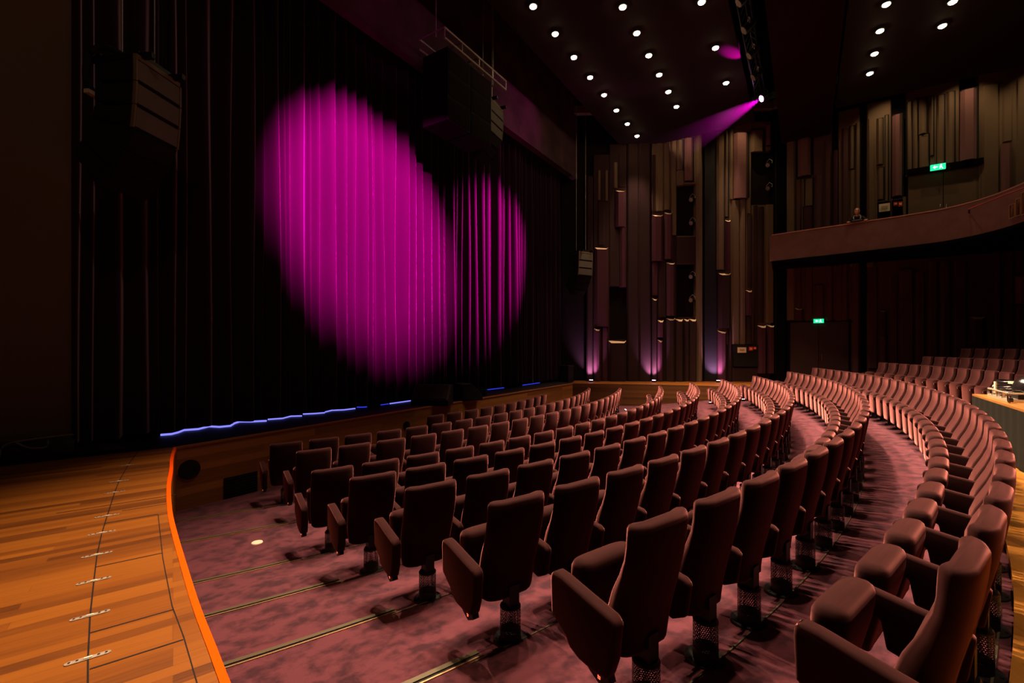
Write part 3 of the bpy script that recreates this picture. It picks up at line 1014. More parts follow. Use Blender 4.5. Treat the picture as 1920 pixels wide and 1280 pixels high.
for x, y in ((3.2, -2.1), (4.9, -2.6)):  # unseen lamps added over the wooden aisle floor
    lamp('added_aisle_beam', 'SPOT', (x, y, 10.7), 2200, WARM, (x, y - 0.1, 0.8), math.radians(24), 0.9, 0.10)
lamp('downlight_beam', 'SPOT', (20.2, 2.4, 12.1), 1100, WARM, (20.4, 2.3, 3.0), math.radians(34), 0.9, 0.08)  # unseen lamp added to light the sloped board ends near the balcony
lamp('unseen_side_stage_beam', 'SPOT', (0.4, 2.6, 9.8), 110, WARM, (3.0, 8.8, 5.2), math.radians(62), 0.9, 0.1)  # unseen fill added for the near curtain and loudspeaker array
# side-stage working lights above the wooden floor (out of frame)
for x, y, e in ((0.2, 3.2, 560), (-1.0, 5.2, 200)):
    lamp('unseen_side_stage_beam', 'SPOT', (x, y, 9.5), e, (1.0, 0.56, 0.24), (x - 0.2, y - 0.4, 0.9), math.radians(46), 0.9, 0.08)

# ------------------------------------------------------------------ lighting truss in the slot with coloured spots
t = thing('lighting_truss', 'dark lighting truss hung in the ceiling slot beside the bridge', 'truss', (12.0, 1.25, 10.75))
for n, dy, dzz in (('chord', -0.14, 0), ('chord', 0.14, 0), ('chord', 0, 0.25)):
    bm = bmesh.new()
    cyl(bm, (-7, dy, dzz), (5.6, dy, dzz), 0.024, seg=8)
    obj(n, bm, BLACKM, t)
bm = bmesh.new()
for i in range(42):
    x = -7 + i * 0.3
    cyl(bm, (x, -0.14, 0), (x + 0.15, 0, 0.25), 0.010, seg=5)
    cyl(bm, (x + 0.15, 0, 0.25), (x + 0.3, 0.14, 0), 0.010, seg=5)
obj('lacing', bm, BLACKM, t)
LPOS = Vector((16.67, 1.20, 10.40))
MAGLENS = mat('magenta_lens', (1, 0.6, 1), 0.4, emit=(1.0, 0.35, 0.95), strength=30.0)
aimB = Vector((12.1, 8.8, 5.4))
lantern('moving_spotlight', 'glowing magenta spotlight at the far end of the lighting truss', LPOS - (aimB - LPOS).normalized() * 0.16, aimB, 1.0, MAGLENS, 'spotlights on the lighting truss')
aimA = Vector((7.25, 8.7, 5.55))
LPA = Vector((3.9, 1.20, 10.45))
lamp('magenta_beam', 'SPOT', LPOS, P_SPOT * 1.5, MAG, aimB, math.radians(30), 0.75, 0.05)
lamp('magenta_beam', 'SPOT', LPA, P_SPOT, MAG, aimA, math.radians(32.5), 0.7, 0.05)
lamp('magenta_spill', 'SPOT', LPA, 220, MAG, (7.4, 8.18, 11.0), math.radians(34), 1.0, 0.05)
# spill on the header above the curtain and on the ceiling beside the truss
lamp('magenta_spill', 'SPOT', LPOS, 900, MAG, (13.2, 8.18, 10.3), math.radians(26), 1.0, 0.05)
lamp('magenta_leak', 'SPOT', (15.5, 1.32, 10.40), 900, MAG, (14.66, 1.74, 10.95), math.radians(25), 0.8, 0.03)
for i, x in enumerate((15.3, 14.1, 12.9, 11.8)):
    lantern('moving_spotlight', ['unlit black lantern on the truss next to the magenta one', 'unlit black lantern, second from the magenta one on the truss', 'unlit lantern with an amber glint, third from the magenta one', 'unlit black lantern at the top edge of the photo on the truss'][i],
            (x, 1.2, 10.52), (x - 2, 8.8, 4.0), 1.0, None, 'spotlights on the lighting truss')

# haze that makes the beam visible just in front of the spotlight
hz = bpy.data.materials.new('beam_haze')
hz.use_nodes = True
nt = hz.node_tree
nt.nodes.remove(nt.nodes['Principled BSDF'])
vsn = nt.nodes.new('ShaderNodeVolumeScatter')
vsn.inputs['Color'].default_value = (1, 1, 1, 1)
tcn = nt.nodes.new('ShaderNodeTexCoord')
dst = nt.nodes.new('ShaderNodeVectorMath')
dst.operation = 'DISTANCE'
dst.inputs[1].default_value = LPOS
mr = nt.nodes.new('ShaderNodeMapRange')
mr.inputs['From Min'].default_value = 0.2
mr.inputs['From Max'].default_value = 4.0
mr.inputs['To Min'].default_value = 1.0
mr.inputs['To Max'].default_value = 0.0
pw = nt.nodes.new('ShaderNodeMath')
pw.operation = 'POWER'
pw.inputs[1].default_value = 2.2
mu = nt.nodes.new('ShaderNodeMath')
mu.operation = 'MULTIPLY'
mu.inputs[1].default_value = 0.0016
nt.links.new(tcn.outputs['Object'], dst.inputs[0])
nt.links.new(dst.outputs['Value'], mr.inputs['Value'])
nt.links.new(mr.outputs[0], pw.inputs[0])
nt.links.new(pw.outputs[0], mu.inputs[0])
nt.links.new(mu.outputs[0], vsn.inputs['Density'])
vsn.inputs['Anisotropy'].default_value = 0.5
nt.links.new(vsn.outputs[0], nt.nodes['Material Output'].inputs['Volume'])
bm = bmesh.new()
d = (aimB - LPOS).normalized()
cyl(bm, LPOS + d * 0.02, LPOS + d * 4.0, 0.08, 0.70, 24)
o = obj('stage_haze', bm, hz)
tag(o, 'thin haze glowing violet in the beam below the magenta spotlight', 'haze', kind='stuff')


# ------------------------------------------------------------------ hung loudspeaker arrays
def line_array(label, loc, rz, n=6, wd=1.10, dp=0.62, h=0.31, angs=(0, 3, 6, 24, 36, 46), name='speaker_array', start=0.0, grp=None, grilles=3):
    t = thing(name, label, 'speaker array', loc, rz, grp)
    # local: -Y is the front, arcs downwards and under
    y, z = 0.0, 0.0
    for i in range(n):
        a = math.radians(angs[i])
        ci, si = math.cos(a), math.sin(a)
        # box with centre below the current front-top edge
        def P(yy, zz):
            return (yy * ci - zz * si + y, yy * si + zz * ci + z)
        bm = bmesh.new()
        k = 0.30
        yz = [P(0, 0), P(0, -h + 0.012), P(dp, -h + 0.012 + 0.05), P(dp, -0.05)]
        profile_slab(bm, yz, -wd / 2, wd / 2)
        bx = obj('cabinet', bm, SPKBOX, t)
        bm = bmesh.new()
        yz = [P(-0.012, -0.02), P(-0.012, -h + 0.035), P(0.004, -h + 0.035), P(0.004, -0.02)]
        profile_slab(bm, yz, -wd / 2 + 0.02, wd / 2 - 0.02)
        obj('grille', bm, GRILLE if i < grilles else SPKBOX, bx)
        if i < grilles:
            for xx in (-wd / 2, wd / 2):
                bm = bmesh.new()
                yz = [P(-0.016, 0), P(-0.016, -h + 0.012), P(0.03, -h + 0.012), P(0.03, 0)]
                profile_slab(bm, yz, xx - 0.012, xx + 0.012)
                obj('edge_trim', bm, mat('speaker_trim', (0.15, 0.11, 0.06), 0.6) if 'speaker_trim' not in bpy.data.materials else bpy.data.materials['speaker_trim'], bx)
        ny, nz = P(0, -h)
        y, z = ny, nz
    bm = bmesh.new()
    box(bm, (0, 0.02, 0.03), (wd, 0.05, 0.06))
    obj('top_trim', bm, bpy.data.materials['speaker_trim'], t)
    bm = bmesh.new()
    for xx in (-wd / 2 + 0.1, wd / 2 - 0.1):
        box(bm, (xx, 0.3, 0.08), (0.06, 0.9, 0.07))
    box(bm, (0, 0.05, 0.10), (wd - 0.1, 0.06, 0.06))
    box(bm, (0, 0.6, 0.10), (wd - 0.1, 0.06, 0.06))
    obj('fly_frame', bm, BLACKM, t)
    for xx in (-wd / 2 + 0.1, wd / 2 - 0.1):
        bm = bmesh.new()
        tube(bm, [(xx, 0.3, 0.10), (xx, 0.3, 14.12 - loc[2])], 0.008, 6)
        obj('chain', bm, STEEL, t)
    return t


arr = line_array('black curved loudspeaker array hung in front of the near end of the curtain', (2.60, 7.38, HC + 3.70), math.radians(27), wd=0.68, dp=0.58, h=0.30, grp='hung loudspeaker arrays')
bm = bmesh.new()
pts = []
for i in range(24):
    f = i / 23
    pts.append((0.35 + 0.03 * math.sin(f * 19), 0.3 + 0.02 * math.cos(f * 13), 0.1 + 5.9 * f))
tube(bm, pts, 0.012, 6)
obj('cable', bm, BLACKM, arr)
bm = bmesh.new()
tube(bm, smooth_curve([(-0.22, 0.30, 0.12), (-0.30, 0.50, 0.20), (-0.36, 0.64, 0.06), (-0.37, 0.68, -0.20), (-0.33, 0.64, -0.40)], 5), 0.04, 8)
obj('cable_bundle', bm, BLACK, arr)
bm = B((-0.33, 0.64, -0.42), (0.15, 0.07, 0.05))
o = obj('connector', bm, mat('pale_connector', (0.55, 0.45, 0.36), 0.6), arr)
o['label'] = 'pale connector'
arr2 = line_array('black curved loudspeaker array hung before the far end of the curtain', (16.90, 7.38, HC + 3.70), math.radians(-27), wd=0.68, dp=0.58, h=0.30, grp='hung loudspeaker arrays')
arr3 = line_array('grey fronted loudspeaker array at the right of the centre cluster', (10.55, 7.30, HC + 6.75), math.radians(8), n=6, wd=0.75, h=0.28, grp='hung loudspeaker arrays')
tcl = thing('subwoofer_cluster', 'wide dark subwoofer cluster hung at the centre before the curtain', 'speaker', (9.45, 7.5, HC + 7.1), 0)
for i, xx in enumerate((-0.80, 0.10)):
    for j in range(3):
        bx = obj('cabinet', B((xx, 0, -0.30 - j * 0.58), (0.86, 0.8, 0.56)), SPKBOX, tcl)
        obj('grille', B((xx, -0.405, -0.30 - j * 0.58), (0.80, 0.012, 0.50)), mat('dark_grille', (0.014, 0.007, 0.007), 0.9, spec=0.05) if 'dark_grille' not in bpy.data.materials else bpy.data.materials['dark_grille'], bx)
bm = bmesh.new()
for yy in (-0.4, 0.4):
    tube(bm, [(-1.35, yy, 0.12), (1.25, yy, 0.12)], 0.025, 6)
    tube(bm, [(-1.35, yy, 0.36), (1.25, yy, 0.36)], 0.025, 6)
for xx in (-1.35, -0.7, 0, 0.6, 1.25):
    tube(bm, [(xx, -0.4, 0.12), (xx, -0.4, 0.36)], 0.018, 6)
    tube(bm, [(xx, -0.4, 0.36), (xx, 0.4, 0.36)], 0.018, 6)
for xx in (-1.2, 1.2):
    tube(bm, [(xx, 0, 0.36), (xx, 0, 4.58)], 0.01, 6)
obj('fly_frame', bm, STEEL, tcl)


# ------------------------------------------------------------------ stage clutter
def wedge(label, x, y, rz, wd=0.62, dp=0.50, ht=0.40, name='stage_monitor'):
    t = thing(name, label, 'stage monitor', (x, y, ZS), rz, 'stage monitors before the curtain')
    bm = bmesh.new()
    profile_slab(bm, [(-dp / 2, 0), (dp / 2, 0), (dp / 2, ht * 0.98), (dp * 0.05, ht), (-dp / 2, ht * 0.30)], -wd / 2, wd / 2)
    obj('cabinet', bm, SPKBOX, t, bevel=0.015)
    bm = bmesh.new()
    n = Vector((0, -0.70 * ht, 0.55 * dp)).normalized()
    a, b = Vector((0, dp * 0.02, ht * 0.97)) + n * 0.006, Vector((0, -dp * 0.47, ht * 0.34)) + n * 0.006
    vs_ = [bm.verts.new((sx * wd * 0.44, p.y, p.z)) for sx, p in ((-1, a), (1, a), (1, b), (-1, b))]
    f = bm.faces.new(vs_)
    r_ = bmesh.ops.extrude_face_region(bm, geom=[f])
    bmesh.ops.translate(bm, verts=[v for v in r_['geom'] if isinstance(v, bmesh.types.BMVert)], vec=n * 0.01)
    obj('grille', bm, bpy.data.materials['dark_grille'], t)
    return t


p = on_z(811, 753, ZS)
p = Vector((p.x * 0.955, p.y * 0.955, ZS))
wedge('boxy black stage monitor at the end of the bright blue line', p.x, p.y, math.radians(-62), 0.95, 0.62, 0.50)
p = on_z(877, 744, ZS)
p = Vector((p.x * 0.955, p.y * 0.955, ZS))
wedge('black wedge stage monitor in side view, farther along the stage', p.x, p.y, math.radians(65), 0.62, 0.62, 0.46)
p = on_z(905, 741, ZS)
t = thing('stage_plug_box', 'tiny black plug box on the stage right of the wedge monitor', 'plug box', p, 0.3)
obj('box', B((0, 0, 0.08), (0.18, 0.22, 0.16)), BLACK, t)
obj('lid', B((0, 0, 0.165), (0.20, 0.24, 0.015)), BLACKM, t)
t = thing('black_flat', 'plain black cabinet at the far end of the stage front', 'cabinet', (17.15, 8.35, ZS), 0)
obj('body', B((0, 0, 0.32), (0.5, 0.4, 0.64)), BLACK, t)
obj('lid', B((0, 0, 0.66), (0.54, 0.44, 0.04)), BLACKM, t)

t = thing('equipment_bag', 'dark equipment bag with grey straps on the stage at the far left', 'bag', (1.62, 8.42, ZS), math.radians(-15))
bm = bmesh.new()
rings = []
for i in range(13):
    f = i / 12
    x = -0.36 + 0.72 * f
    sc = 1 - 0.35 * abs(2 * f - 1) ** 3
    ring = []
    for k in range(14):
        a = 2 * PI * k / 14
        ring.append(Vector((x, 0.15 * sc * math.copysign(abs(math.cos(a)) ** 0.6, math.cos(a)), 0.145 + (0.145 * sc + 0.015 * math.sin(f * 17)) * math.copysign(abs(math.sin(a)) ** 0.7, math.sin(a)))))
    rings.append(ring)
loft(bm, rings)
obj('bag_body', bm, mat('bag_nylon', (0.020, 0.016, 0.016), 0.7), t, smooth=True)
STRAP = mat('grey_strap', (0.16, 0.13, 0.10), 0.7)
for i, pts in enumerate(([(-0.30, -0.17, 0.12), (-0.26, -0.16, 0.26), (-0.05, -0.14, 0.30), (0.36, -0.12, 0.31)], [(-0.16, -0.16, 0.28), (-0.04, -0.175, 0.20), (0.10, -0.175, 0.19), (0.12, -0.16, 0.27)])):
    bm = bmesh.new()
    tube(bm, smooth_curve(pts, 5), 0.012, 6)
    o = obj('strap', bm, STRAP, t)
    o['label'] = 'grey strap'
t = thing('draped_cloth', 'low heap of black cloth on the stage between the bag and curtain', 'cloth', (2.22, 8.42, ZS), math.radians(-18))
bm = bmesh.new()
rings = []
for i in range(11):
    f = i / 10
    x = -0.30 + 0.62 * f
    sc = max(0.08, math.sin(PI * min(max(f, 0.04), 0.96)) ** 0.6)
    ring = []
    for k in range(12):
        a = 2 * PI * k / 12
        ring.append(Vector((x, 0.22 * sc * math.cos(a), max(0.0, 0.11 * sc * (math.sin(a) + 0.15 * math.sin(5 * a + 3 * f))))))
    rings.append(ring)
loft(bm, rings)
obj('cloth', bm, BLACK, t, smooth=True)

# ------------------------------------------------------------------ seats
def ring_xy(hw, th, yc, sag, z, n=24, e1=0.35, e2=0.75, tilt=0.0, front=1.0):
    r = []
    for k in range(n):
        a = 2 * PI * (k + 0.5) / n
        ca, sa = math.cos(a), math.sin(a)
        x = hw * math.copysign(abs(ca) ** e1, ca)
        yy = th / 2 * math.copysign(abs(sa) ** e2, sa)
        q = x / hw
        if sa > 0:
            x *= front
        r.append(Vector((x, yc + yy + sag * q * q, z + tilt * yy)))
    return r


def make_backrest():
    bm = bmesh.new()
    #      z     half w  thick  rear y
    pr = [(0.300, 0.180, 0.060, -0.045), (0.315, 0.200, 0.095, -0.040), (0.40, 0.213, 0.125, -0.048), (0.50, 0.221, 0.138, -0.068), (0.60, 0.226, 0.128, -0.092), (0.70, 0.228, 0.098, -0.114),
          (0.78, 0.228, 0.080, -0.128), (0.84, 0.227, 0.078, -0.136), (0.90, 0.226, 0.082, -0.142), (0.930, 0.224, 0.080, -0.142), (0.944, 0.219, 0.066, -0.136), (0.951, 0.206, 0.040, -0.124)]
    rings = []
    for z, hw, th, yr in pr:
        rings.append(ring_xy(hw, th, yr + th / 2, 0.042, z, e1=0.28, front=0.90))
    loft(bm, rings)
    return bm


def make_cushion():
    bm = bmesh.new()
    pr = [(0.245, 0.150, 0.030, 0.318), (0.252, 0.172, 0.048, 0.314), (0.32, 0.180, 0.068, 0.312), (0.42, 0.190, 0.100, 0.302), (0.52, 0.199, 0.130, 0.292), (0.58, 0.203, 0.142, 0.287), (0.620, 0.203, 0.140, 0.284),
          (0.645, 0.198, 0.118, 0.280), (0.658, 0.186, 0.082, 0.277), (0.663, 0.160, 0.040, 0.276)]
    loft(bm, [ring_xy(hw, th, yc, -0.010, z, e1=0.30, e2=0.62) for z, hw, th, yc in pr])
    return bm


ARM = [(-0.075, 0.535), (-0.045, 0.560), (0.10, 0.585), (0.27, 0.618), (0.325, 0.622), (0.350, 0.605), (0.352, 0.570), (0.345, 0.400), (0.300, 0.375), (0.240, 0.335), (0.215, 0.295), (0.15, 0.270), (0.05, 0.262), (-0.025, 0.270), (-0.055, 0.36)]
ARM_IN = [(-0.075, 0.535), (-0.045, 0.560), (0.10, 0.580), (0.27, 0.606), (0.335, 0.612), (0.366, 0.604), (0.380, 0.580), (0.378, 0.548), (0.350, 0.520), (0.22, 0.480), (0.20, 0.36), (0.02, 0.32), (-0.05, 0.36)]


def make_panel(yz, hw, bev):
    bm = bmesh.new()
    profile_slab(bm, yz, -hw, hw)
    return bm, bev


def round_bar(bm, yz, hw):
    pass


HX = PITCH / 2
proto = {}
for nm, bmk, m_, sm, bv in (('backrest', make_backrest(), FABRIC, True, 0), ('seat_cushion', make_cushion(), FABRIC, True, 0)):
    o = obj(nm, bmk, m_, None, sm)
    proto[nm] = o
bm = bmesh.new()
profile_slab(bm, ARM_IN, -HX - 0.026, -HX + 0.026)
proto['armrest'] = obj('armrest', bm, FABRIC, None, True, bevel=0.016)
bm = bmesh.new()
profile_slab(bm, ARM, -HX - 0.045, -HX + 0.026)
proto['end_panel'] = obj('end_panel', bm, FABRIC, None, True, bevel=0.018)
bm = bmesh.new()
profile_slab(bm, ARM, HX - 0.026, HX + 0.045)
proto['end_panel_far'] = obj('end_panel', bm, FABRIC, None, True, bevel=0.018)
bm = bmesh.new()
profile_slab(bm, [(0.15, 0.30), (0.01, 0.30), (-0.025, 0.280), (-0.035, 0.250), (0.025, 0.220), (0.085, 0.250)], -HX - 0.032, -HX + 0.012)
proto['number_bracket'] = obj('number_bracket', bm, BLACKM, None)
bm = bmesh.new()
cyl(bm, (0, 0, 0.222), (0, 0, 0.237), 0.069, 0.058, 24)
box(bm, (0, -0.005, 0.295), (0.078, 0.080, 0.15))
box(bm, (0, 0.10, 0.335), (0.10, 0.26, 0.05))
proto['pedestal'] = obj('pedestal', bm, BLACKM, None)
bm = bmesh.new()
cyl(bm, (0, 0, 0.012), (0, 0, 0.225), 0.068, seg=28, caps=False)
proto['vent_cylinder'] = obj('vent_cylinder', bm, PERF, None, True)
bm = bmesh.new()
cyl(bm, (0, 0, 0.0), (0, 0, 0.012), 0.112, 0.108, 28)
for k in range(3):
    a = k * 2.094 + 0.5
    cyl(bm, (0.092 * math.cos(a), 0.092 * math.sin(a), 0.011), (0.092 * math.cos(a), 0.092 * math.sin(a), 0.017), 0.007, seg=8)
proto['base_plate'] = obj('base_plate', bm, BLACKM, None)
for o in proto.values():
    COL.objects.unlink(o)


def inst(o, parent):
    c = o.copy()
    COL.objects.link(c)
    c.parent = parent
    return c


NUM_E = mat('row_number_light', (1, 0.25, 0.1), 0.5, emit=(1.0, 0.16, 0.07), strength=1.6)
DIG = {'6': 'acdefg', '5': 'acdfg', '4': 'bcfg', '3': 'abcdg', '2': 'abged', '1': 'bc', '7': 'abc', '8': 'abcdefg'}


def digit_mesh(ch):
    h, wd, tk = 0.020, 0.011, 0.0028
    S_ = {'a': ((0, h), (wd, h)), 'b': ((wd, h), (wd, h / 2)), 'c': ((wd, h / 2), (wd, 0)), 'd': ((0, 0), (wd, 0)), 'e': ((0, 0), (0, h / 2)), 'f': ((0, h / 2), (0, h)), 'g': ((0, h / 2), (wd, h / 2))}
    bm = bmesh.new()
    for k in DIG[ch]:
        (y0, z0), (y1, z1) = S_[k]
        box(bm, (0, -(y0 + y1) / 2, (z0 + z1) / 2), (0.002, abs(y1 - y0) + tk, abs(z1 - z0) + tk))
    return bm


ROWTXT = {'0': 'short row directly below the stage', 'a': 'first long row from the stage', 'b': 'second long row from the stage', 'c': 'third long row from the stage',
          'd': 'fourth long row from the stage', 'e': 'fifth long row from the stage', 'f': 'sixth long row from the stage', 'g': 'seventh long row from the stage',
          'h': 'long curving row before the mixing desk', 'i': 'lowest terrace row behind the desk', 'j': 'second terrace row behind the desk', 'k': 'highest terrace row behind the desk'}
ROWLAB = {'a': '1', 'b': '1', 'c': '2', 'd': '3', 'e': '4', 'f': '5', 'g': '6', 'h': '7'}
for rk, (n, R, z, ph0, cnt) in enumerate(ROWS):
    for i in range(cnt):
        s = i * PITCH + 0.225
        ang = ph0 + math.degrees(s / R)
        x, y = arc(R - 0.14, ang)
        a = math.radians(ang) + ROT
        back_from_far = n in 'ijk'
        k = cnt - i if back_from_far else i + 1
        end = 'far end' if back_from_far else 'near end'
        lab = 'burgundy tip-up seat, %s from %s, %s' % (ORD[k], end, ROWTXT[n])
        t = thing('theatre_seat', lab, 'seat', (x, y, z), a + PI / 2, 'burgundy tip-up theatre seats')
        inst(proto['backrest'], t)
        inst(proto['seat_cushion'], t)
        first_ = (i == 0)
        if first_ and n not in 'ijk':
            p_ = inst(proto['end_panel'], t)
            nb = inst(proto['number_bracket'], t)
            if n in ROWLAB:
                o = obj('row_number', digit_mesh(ROWLAB[n]), NUM_E, nb)
                o.location = (-HX - 0.034, 0.032, 0.247)
                o['label'] = 'glowing red row number'
        else:
            inst(proto['armrest'], t)
        if i == cnt - 1:
            inst(proto['end_panel_far'], t)
        pd = inst(proto['pedestal'], t)
        if n not in 'ijk':
            inst(proto['vent_cylinder'], pd)
            inst(proto['base_plate'], pd)

# ------------------------------------------------------------------ floor tracks where removable seats continue across the aisle
TR = [('a', 490, 958, 'shortest brass-edged floor track, nearest the stage front'), ('b', 545, 990, 'second floor track from the stage front, beside the cream floor plate'),
      ('c', 567, 1049, 'third floor track from the stage front'), ('d', 640, 1092, 'fourth floor track from the stage front'),
      ('e', 748, 1152, 'long wide floor track, fifth from the stage front'), ('f', 915, 1241, 'floor track at the bottom edge of the photo')]
RD = {r[0]: r for r in ROWS}
for n, u, v, lab in TR:
    _, R, z, ph0, cnt = RD[n]
    rp = R - 0.14
    p = on_z(u, v, z + 0.01)
    ang1 = math.degrees(math.atan2(p.y - AC.y, p.x - AC.x) - ROT)
    # walk back along the arc until the side stage begins
    ang0 = ang1
    while ang0 > ang1 - 12:
        qx, qy = arc(rp, ang0)
        ex = 1.0
        for (xa, ya), (xb, yb) in zip(EDGE, EDGE[1:]):
            if yb <= qy <= ya:
                ex = xa + (xb - xa) * (qy - ya) / (yb - ya)
        if qx < ex - 0.05:
            break
        ang0 -= 0.1
    t = thing('floor_track', lab, 'floor track', (*arc(rp, (ang0 + ang1) / 2), z), 0, 'seat tracks across the aisle carpet')
    org = Vector((*arc(rp, (ang0 + ang1) / 2), z))
    def strip(r0, r1, z0, z1):
        bm = bmesh.new()
        rings = []
        for k in range(13):
            dd = ang0 + (ang1 - ang0) * k / 12
            p_, q_ = arc(r0, dd), arc(r1, dd)
            rings.append([Vector((*p_, z + z0)) - org, Vector((*q_, z + z0)) - org, Vector((*q_, z + z1)) - org, Vector((*p_, z + z1)) - org])
        loft(bm, rings)
        return bm
    obj('rail_lip', strip(rp - 0.030, rp + 0.004, 0.0, 0.010), OLIVE, t)
    obj('slot', strip(rp + 0.004, rp + 0.030, 0.0, 0.003), BLACK, t)
    o = obj('brass_edge', strip(rp + 0.030, rp + 0.040, 0.0, 0.012), BRASS, t)
    o['label'] = 'thin bright brass edge'

for n, R, z, ph0, cnt in ROWS:
    if n in '0ijk':
        continue
    bm = bmesh.new()
    rings = []
    for k in range(61):
        dd = ph0 - 0.3 + (PITCH * cnt / R * 57.3 + 0.8) * k / 60
        p_, q_ = arc(R - 0.085, dd), arc(R - 0.075, dd)
        rings.append([Vector((*p_, z - 0.01)), Vector((*q_, z - 0.01)), Vector((*q_, z + 0.014)), Vector((*p_, z + 0.014))])
    loft(bm, rings)
    struct('trim_' + str(10 + 'abcdefgh'.index(n)), bm, OLIVE)

p = on_z(482, 1017, 0.120)
t = thing('round_floor_plate', 'round cream floor plate in the aisle carpet', 'floor plate', p)
bm = bmesh.new()
cyl(bm, (0, 0, 0), (0, 0, 0.008), 0.062, 0.058, 24)
obj('disc', bm, mat('cream_cap', (0.75, 0.55, 0.40), 0.6), t)
# small white aisle lamps glinting between the far row ends
STEPW = mat('aisle_lamp_lens', (1, 1, 1), 0.4, emit=(0.95, 0.88, 1.0), strength=3.0)
for (u, v, z, rr_, ln, lab) in ((1173, 768, 0.28, 0.5, 0.22, 'small white aisle lamp glinting behind the second row'), (1337, 754, 0.46, 2.2, 0.26, 'small white aisle lamp at the far foot of the fifth row'),
                                (1399, 748, 0.62, 2.5, 0.34, 'small lilac white aisle lamp at the far foot of the sixth row')):
    p = on_z(u, v, z + 0.06)
    t = thing('aisle_lamp', lab, 'aisle lamp', (p.x, p.y, z), rr_, 'aisle lamps at the far row ends')
    obj('housing', B((0, 0, 0.03), (ln + 0.03, 0.05, 0.06)), BLACKM, t)
    obj('lens', B((0, 0, 0.065), (ln, 0.03, 0.012)), STEPW, t)

# ------------------------------------------------------------------ mixing desk behind the long row
c1 = on_z(1821, 738, HC - 0.80)
c1 = Vector((*arc(23.08, -30.9), 0.86))
c2 = Vector((*arc(23.10, -37.5), 0.86))
dd = (c2 - c1)
ln = dd.length
rz = math.atan2(dd.y, dd.x)
t = thing('mixing_desk', 'table with black cloth skirt and bare wooden top behind the curved row', 'table', c1, rz)
sg = 1.0
nrm = Vector((-math.sin(rz), math.cos(rz), 0))
outward = Vector((c1.x - AC.x, c1.y - AC.y, 0))
sg = 1.0 if nrm.dot(outward) > 0 else -1.0
ZT = HC - 0.80 - 0.86
bm = B((ln / 2, sg * 0.36, ZT - 0.015), (ln, 0.74, 0.03))
obj('tabletop', bm, wood_mat('desk_wood', (0.22, 0.090, 0.020), (0.31, 0.135, 0.032), (0.37, 0.17, 0.045), 1.4, 0.2, rot=0.0), t)
bm = bmesh.new()
rings = []
for i in range(61):
    f = i / 60
    x = -0.004 + (ln + 0.008) * f
    y = sg * (-0.010 + 0.006 * math.sin(f * 60))
    rings.append([Vector((x, y, 0.0)), Vector((x, y + sg * 0.012, 0.0)), Vector((x, y + sg * 0.008, ZT - 0.03)), Vector((x, y - sg * 0.004, ZT - 0.03))])
loft(bm, rings)
obj('skirt', bm, mat('black_cloth', (0.011, 0.0105, 0.0075), 0.9, spec=0.1), t)
bm = bmesh.new()
box(bm, (-0.004, sg * 0.36, (ZT - 0.03) / 2), (0.010, 0.70, ZT - 0.03))
obj('side_skirt', bm, bpy.data.materials['black_cloth'], t)
for lx, ly in ((0.05, 0.06), (ln - 0.05, 0.06), (0.05, 0.66), (ln - 0.05, 0.66)):
    bm = bmesh.new()
    cyl(bm, (lx, sg * ly, 0), (lx, sg * ly, ZT - 0.03), 0.02, seg=10)
    obj('leg', bm, BLACKM, t)
M_ = Matrix.Translation(c1) @ Matrix.Rotation(rz, 4, 'Z')
# open flight case with a black lamp head and coiled cable on it
pc = M_ @ Vector((0.82, sg * 0.34, ZT))
t = thing('flight_case', 'open silver edged case tray on the wooden table top', 'case', pc, rz)
SILV = mat('silver_case_edge', (0.70, 0.62, 0.50), 0.35, metal=0.7)
obj('tray', B((0, 0, 0.022), (0.95, 0.50, 0.044)), SILV, t, bevel=0.006)
bm = bmesh.new()
for yy in (-0.24, 0.24):
    tube(bm, [(-0.46, yy, 0.125), (0.46, yy, 0.125)], 0.012, 8)
for xx in (-0.46, 0.46):
    tube(bm, [(xx, -0.24, 0.125), (xx, 0.24, 0.125)], 0.012, 8)
obj('rail', bm, SILV, t)
for xx in (-0.46, -0.22, 0.02, 0.24, 0.46):
    for yy in (-0.24, 0.24):
        obj('post', B((xx, yy, 0.082), (0.035, 0.03, 0.08)), CHROME, t)
bm = bmesh.new()
tube(bm, smooth_curve([(-0.46, -0.20, 0.12), (-0.47, -0.16, 0.19), (-0.47, 0.0, 0.215), (-0.47, 0.16, 0.19), (-0.46, 0.20, 0.12)], 5), 0.010, 8)
obj('handle', bm, CHROME, t)
pc2 = M_ @ Vector((0.80, sg * 0.34, ZT + 0.045))
t = thing('cable_coil', 'thick coil of glossy black cable lying in the silver case', 'cable', pc2, rz)
GLOSS = mat('glossy_black', (0.012, 0.010, 0.010), 0.18, spec=0.6)
bm = bmesh.new()
pts = []
for i in range(150):
    a = i * 0.30
    pts.append((-0.16 + 0.20 * math.cos(a), 0.20 * math.sin(a), 0.03 + 0.19 * i / 150 + 0.01 * math.sin(a * 2.3)))
tube(bm, pts, 0.026, 8)
obj('coil', bm, GLOSS, t, smooth=True)
obj('cable_tie', B((-0.16, -0.21, 0.12), (0.07, 0.05, 0.17)), PAPER, t)['label'] = 'cream cable tie'
pc3 = M_ @ Vector((1.12, sg * 0.36, ZT + 0.045))
t = thing('lamp_head', 'glossy black domed lamp head sitting in the silver case', 'lamp', pc3, rz)
bm = bmesh.new()
bmesh.ops.create_uvsphere(bm, u_segments=24, v_segments=14, radius=0.19, matrix=Matrix.Translation((0, 0, 0.15)) @ Matrix.Diagonal((1.0, 1.0, 0.95, 1)))
obj('dome', bm, GLOSS, t, smooth=True)
obj('base', B((0, 0, 0.03), (0.34, 0.34, 0.06)), BLACKM, t, bevel=0.01)
